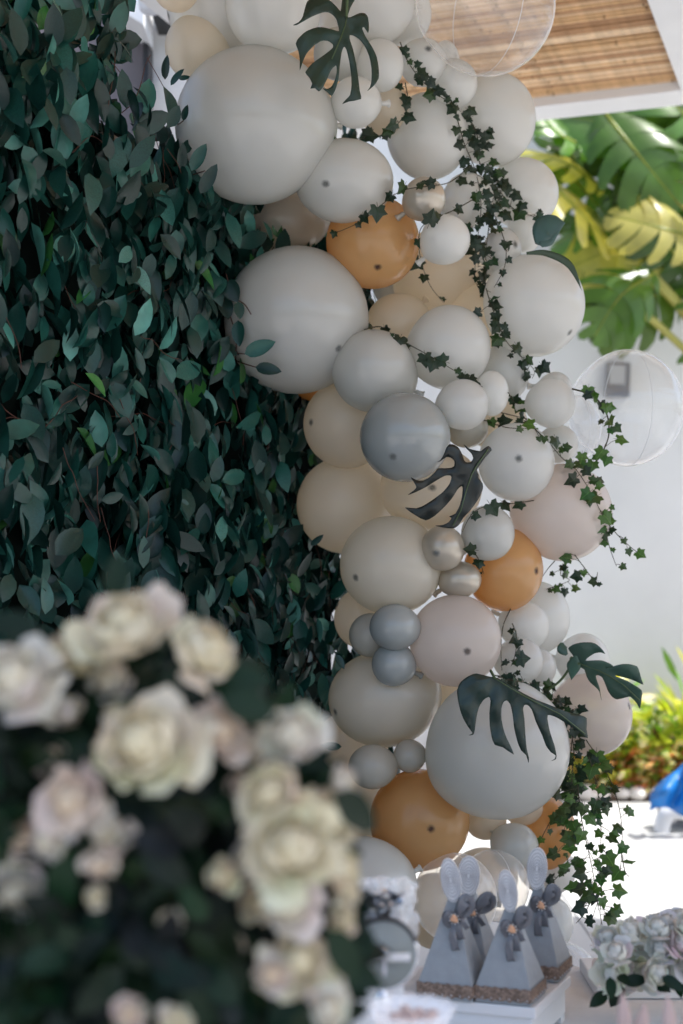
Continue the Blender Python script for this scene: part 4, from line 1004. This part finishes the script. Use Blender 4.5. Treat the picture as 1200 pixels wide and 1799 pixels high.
# ---- big blurred arrangement, lower left
BO = Vector((-.22, 1.12, TZ))
bq = tag(empty('flower_arrangement', BO), 'large out of focus arrangement of cream and blush roses at lower left', 'flowers')
CR = (.84, .78, .62); WHT = (.82, .78, .70); BL = (.76, .66, .58)
rl = [ # px,py,r px,D,col, facing tilt(x,z)
 (225,1128,88,1.14,CR,-.1,.6),(340,1150,66,1.12,CR,.4,.4),(160,1150,50,1.18,CR,-.3,.4),(262,1325,100,1.06,CR,.1,.2),(372,1290,56,1.12,BL,.4,.3),
 (145,1405,72,1.07,BL,-.1,.0),(200,1455,48,1.1,WHT,.1,-.3),(30,1195,80,1.1,WHT,-.2,.2),(30,1470,48,1.12,BL,-.2,0),(20,1560,60,1.12,WHT,0,-.2),
 (515,1305,66,1.12,WHT,.2,.5),(485,1400,66,1.08,CR,-.2,.2),(515,1495,92,1.06,CR,.2,.1),(560,1440,60,1.14,CR,.6,.1),(505,1585,56,1.1,WHT,.1,-.2),
 (590,1520,40,1.12,CR,.6,0),(590,1610,34,1.14,CR,.7,0),(520,1690,66,1.1,CR,.1,.1),(470,1710,36,1.08,BL,-.1,0),(560,1770,46,1.08,WHT,.3,0),
 (230,1778,34,1.05,BL,0,.2),(300,1612,24,1.08,CR,0,.1),(385,1535,34,1.1,CR,.1,.1),(165,1565,22,1.08,CR,0,0),(90,1330,40,1.16,BL,-.2,.1),(440,1320,40,1.16,WHT,.1,.3),(420,1380,36,1.14,BL,.2,0),(590,1370,34,1.15,WHT,.6,.3),(455,1500,46,1.12,WHT,-.3,0),(450,1580,34,1.14,CR,-.2,0),(110,1150,40,1.17,CR,-.3,.5),(75,1240,40,1.15,WHT,0,.2),(200,1190,44,1.19,WHT,0,.1),(100,1460,46,1.1,WHT,-.3,-.2),(170,1500,36,1.08,BL,0,-.4),(575,1700,36,1.12,WHT,.5,0),(600,1560,28,1.15,CR,.7,.2),(400,1240,34,1.18,WHT,.4,.3),(210,1250,30,1.15,CR,0,.3),(415,1650,20,1.1,BL,0,0),(300,1790,30,1.06,CR,0,.3),(120,1250,34,1.18,CR,0,.2)]
rs_ = random.Random(11)
for k_, (x, y, r_, D, c, fx, fz) in enumerate(rl):
    fa = Vector((fx*1.8+rs_.uniform(-.6, .6), -1, fz*1.7+.25+rs_.uniform(-.2, .3))).normalized(); loc = P(x, y+12, D)-fa*(-0)+FW*(r_*D/F*.5)
    if c is BL:  # looser, ruffled flower
        rose(bq, BO, loc, fa, r_*D/F*1.05, c, k_, 9, 9, .8, 'blush_flower', heart=(.80, .64, .46))
    else: rose(bq, BO, loc, fa, r_*D/F*.98, c, k_)
rb_ = random.Random(3)
mb = MB(); vmB = []
for k_ in range(8):
    m = MB(); simple_leaf(m, Matrix.Identity(4), 1, .3, tuple(x*rb_.uniform(.6, 1.5) for x in (.006, .02, .008)), fold=.25, curl=.2, seg=6); vmB.append(m.mesh('leaf', M_bleaf))
cl = [(620, 1420, 1.12, 95, (.7, .3, -.6)), (205, 1020, 1.2, 70, (.1, 0, 1)), (30, 1100, 1.15, 80, (-1, 0, .3)), (410, 1200, 1.15, 90, (1, 0, .2)), (430, 1240, 1.12, 90, (1, 0, -.3)), (600, 1670, 1.1, 90, (.6, 0, -1))]
for (x, y, D, s_, d) in cl:
    inst('leaf', rb_.choice(vmB), bq, frame_M(P(x, y, D)-BO-Vector(d).normalized()*s_*D/F*.5, Vector(d), Vector((.2, -1, .4)), s_*D/F*1.25))
nl = 0; mb = MB()
for k_ in range(2600):
    x = rb_.uniform(-60, 620); y = rb_.uniform(1130, 1990); D = rb_.uniform(1.08, 1.3)
    # outline of the bush
    ed = 600-max(0, (1480-y))*.42 if y < 1480 else 610
    if y < 1230: ed = 395 if y > 1120 else 60
    if y < 1170: 
        if not (60 < x < 400): continue
        D += .04
    if x > ed-20: continue
    for q_ in rl:
        if (x-q_[0])**2+(y-q_[1])**2 < (q_[2]*1.15+12)**2: D = max(D, q_[3]+.09)
    d = Vector((rb_.uniform(-1, 1), rb_.uniform(-.8, .3), rb_.uniform(-1, 1)))
    M_ = frame_M(P(x, y, D)-BO, d, Vector((rb_.uniform(-.6, .6), -1, rb_.uniform(-.2, 1))), rb_.uniform(.03, .055))
    if nl < 230 and D < 1.2: inst('leaf', rb_.choice(vmB), bq, M_); nl += 1
    else: simple_leaf(mb, M_, 1, .3, tuple(c_*rb_.uniform(.5, 1.5) for c_ in (.005, .017, .008)), fold=.25, curl=.2, seg=4)
tag(mb.build('foliage', M_bleaf, bq), kind='stuff')
mb = MB()
for k_ in range(26):
    x, y, r_, D = rl[k_][:4]; p = P(x, y, max(D, 1.16)+.09)-BO; mb.tube(spline([p, lerp(p, Vector((0, 0, .35)), .6)+Vector((0, .02, 0)), Vector((rb_.uniform(-.03, .03), rb_.uniform(-.03, .03), .25))], 4), .0022, 5)
mb.build('stems', mat('green_stem', (.02, .045, .015), .6), bq)
mb = MB(); mb.lathe([(.001, .001), (.075, .001), (.06, .02), (.045, .09), (.05, .2), (.085, .31), (.082, .31), (.046, .2), (.04, .09), (.001, .03)], 32); mb.build('vase', M_white, bq)

# ---- white rose box, right
WO = atZ(1150, 1755, TZ+.002)
wb = tag(empty('white_flower_box', WO), 'box of pale grey white roses with dark leaves at lower right', 'flowers')
wr = random.Random(8); WG = (.84, .84, .79)
for k_ in range(80):
    px = 1065+wr.random()*190; D = wr.uniform(2.42, 2.66); t = (px-1065)/190
    col_ = k_ % 3; py = (1712, 1676, 1648)[col_]-t*12+wr.uniform(-9, 9)+ (2.5-D)*30
    if px < 1085 and col_ == 2: py += 20
    fa = Vector((wr.uniform(-.6, .6), -.6 if col_ < 2 else -.25, (.1, .7, 1.2)[col_])).normalized()
    rose(wb, WO, P(px, py, D), fa, wr.uniform(.028, .038), tuple(c_*wr.uniform(.92, 1.06) for c_ in WG), 300+k_, 9, 7, 1.0, 'rose', heart=(.78, .78, .72), split=False)
for k_ in range(9):
    px = 1055+wr.random()**1.4*170; py = wr.uniform(1712, 1748); D = wr.uniform(2.38, 2.5)
    inst('leaf', wr.choice(vmB), wb, frame_M(P(px, py, D)-WO, Vector((wr.uniform(-1, 1), wr.uniform(-.6, 0), wr.uniform(-.9, .2))), Vector((0, -1, .5)), wr.uniform(.03, .05)))
mb = MB(); a_ = P(1062, 1740, 2.5)-WO; mb.box((a_.x+.03, -.0, 0), (a_.x+.34, .2, .025)); mb.build('box', M_white, wb, smooth=False, bevel=.003)

# ------------------------------------------------------------------ glass ornament, crystal, dish (foreground centre)
M_glass = newmat('smoked_glass'); p_ = M_glass.node_tree.nodes['Principled BSDF']; p_.inputs['Base Color'].default_value = (.42, .46, .45, 1); p_.inputs['Roughness'].default_value = .2
p_.inputs['Transmission Weight'].default_value = .45; p_.inputs['IOR'].default_value = 1.2
M_cry = clear_mat('crystal', (1, 1, 1), .3)
M_sil = mat('silver_foil', (.75, .76, .78), .22, .6, metal=.8, bump=.6, bscale=25)
gc = P(672, 1677, 1.75); S = 1.75/F; GO = Vector((gc.x, gc.y, TZ))
go = tag(empty('round_mirror_ornament', GO), 'round smoky glass ornament with a black rim in front of the balloons', 'ornament')
zz = gc.z-TZ; rr_ = 61*S
Mr = Matrix.Translation((0, 0, zz)) @ Matrix.Rotation(R(90), 4, 'X') @ Matrix.Rotation(R(8), 4, 'Y')
mb = MB(); mb.lathe([(.0005, -.004), (rr_*.97, -.003), (rr_*.97, .003), (.0005, .004)], 48, Mr); mb.build('glass_disc', M_glass, go)
mb = MB(); mb.box((-rr_*.8, -.008, zz-.006), (rr_*.8, -.005, zz+.004)); mb.build('cross_band', M_sil, go, smooth=False)
mb = MB(); mb.tube([Mr @ Vector((rr_*math.cos(R(a)), rr_*math.sin(R(a)), 0)) for a in range(20, 201, 6)], .0035, 8); mb.build('black_rim', M_black, go)
mb = MB(); mb.tube([Mr @ Vector((rr_*math.cos(R(a)), rr_*math.sin(R(a)), 0)) for a in range(200, 381, 6)], .003, 8); mb.build('silver_rim', M_sil, go)
mb = MB(); mb.lathe([(.001, -rr_*.55), (.003, -rr_*.4), (.0025, 0), (.006, rr_*.1), (.007, rr_*.2), (.004, rr_*.3), (.001, rr_*.33)], 12, Matrix.Translation((.002, -.012, zz))); mb.build('figurine', M_sil, go)
mb = MB(); mb.lathe([(.05, 0), (.045, .006), (.012, .02), (.006, .06), (.006, zz-rr_-.03), (.012, zz-rr_-.01), (.003, zz-rr_+.001)], 20); mb.build('stem', M_sil, go)
# crumpled clear wrap behind it
def crumple(name, px, py, D, w_, h_, m_, label, cat, seed, parent=None):
    rc = random.Random(seed); c = P(px, py, D); mb = MB(); NX = NY = 12; vs = []
    for i in range(NX+1):
        for j in range(NY+1):
            x = (i/NX-.5)*w_; z = (j/NY-.5)*h_; nz = noise.noise(Vector((i*.55+seed, j*.55, 0)))
            vs.append(Vector((x+.012*noise.noise(Vector((i*.8, j*.8, seed))), nz*.05+(x*x)*3, z*(1-.3*abs(i/NX-.5)))))
    mb.add(vs, [(i*(NY+1)+j, (i+1)*(NY+1)+j, (i+1)*(NY+1)+j+1, i*(NY+1)+j+1) for i in range(NX) for j in range(NY)])
    o = mb.build(name, m_, parent, smooth=False)
    if parent: o.location = c-parent.location
    else: o.location = c; tag(o, label, cat)
    return o
wr_ = tag(empty('wrapped_gift', Vector((P(650, 1700, 1.95).x, P(650, 1700, 1.95).y, TZ))), 'gift in crumpled clear wrap behind the round glass ornament', 'gift')
crumple('clear_wrap', 668, 1600, 1.95, .10, .09, M_cry, '', '', 3, wr_)
crumple('foil_bow', 652, 1596, 1.93, .085, .05, M_sil, '', '', 6, wr_)
mb = MB(); q_ = P(650, 1700, 1.95)-wr_.location; mb.box((-.045, -.03, 0), (.045, .05, q_.z)); mb.build('gift_box', M_white, wr_, smooth=False, bevel=.003)
dc = P(722, 1790, 1.6); do = Vector((dc.x, dc.y, TZ)); ds_ = tag(empty('glass_dish', do), 'scalloped glass pedestal dish at the bottom edge below the ornament', 'dish')
mb = MB(); n = 72; prof = [(.0, -.012), (.03, -.010), (.042, .0), (.047, .012), (.049, .014), (.045, .013), (.04, .002), (.028, -.007), (.0, -.009)]; vs = []
for (r_, z_) in prof:
    for k_ in range(n):
        a = 2*math.pi*k_/n; s_ = 1+.07*(r_/.05)*math.cos(a*12); vs.append(Vector((r_*s_*math.cos(a), r_*s_*math.sin(a), z_+dc.z-TZ)))
mb.add(vs, [(i*n+k_, i*n+(k_+1) % n, (i+1)*n+(k_+1) % n, (i+1)*n+k_) for i in range(len(prof)-1) for k_ in range(n)]); mb.build('bowl', M_cry, ds_)
mb = MB(); mb.lathe([(.04, 0), (.035, .006), (.008, .02), (.006, dc.z-TZ-.03), (.012, dc.z-TZ-.011)], 20); mb.build('pedestal', M_cry, ds_)
mb = MB()
for k_ in range(9): 
    a = k_*2.4; r_ = .009*math.sqrt(k_); mb.lathe([(.0001, -.007), (.006, -.004), (.008, 0), (.006, .005), (.0001, .007)], 10, Matrix.Translation((r_*math.cos(a), r_*math.sin(a), dc.z-TZ+.002)))
mb.build('sweets', mat('blush_sweet', (.7, .55, .5), .4), ds_)
# blush pointed favours at lower right, out of focus
M_blush = mat('blush_paper', (.72, .56, .52), .7, .2, trans=.2)
for (px, py, D, s_, lb) in ((1110, 1780, 1.75, 1.0, 'pointed blush paper favour at the bottom edge below the white roses'), (1190, 1785, 1.7, .9, 'pointed blush paper favour in the bottom right corner')):
    c = P(px, py, D); o = tag(empty('paper_favour', (c.x, c.y, TZ)), lb, 'favour', 'pointed blush paper favours')
    for kx, hh_, ln_ in ((-.008, .045, -.12), (.009, .034, .25)):
        mb = MB(); vs = []
        for i in range(9):
            t = i/8; wv = .012*s_*math.sin(math.pi*min(1, t*.9+.12))**.8*(1-t*.55)
            for k_ in range(8):
                a = 2*math.pi*k_/8; vs.append(Vector((kx+ln_*t*.03+wv*math.cos(a), .4*wv*math.sin(a), c.z-TZ-.03+t*hh_*1.3)))
        mb.add(vs, [(i*8+k_, i*8+(k_+1) % 8, (i+1)*8+(k_+1) % 8, (i+1)*8+k_) for i in range(8) for k_ in range(8)]); mb.build('paper_point', M_blush, o)
    mb = MB(); mb.lathe([(.03, 0), (.028, .01), (.006, .02), (.006, c.z-TZ-.03), (.016, c.z-TZ-.02)], 14); mb.build('stand', M_white, o)
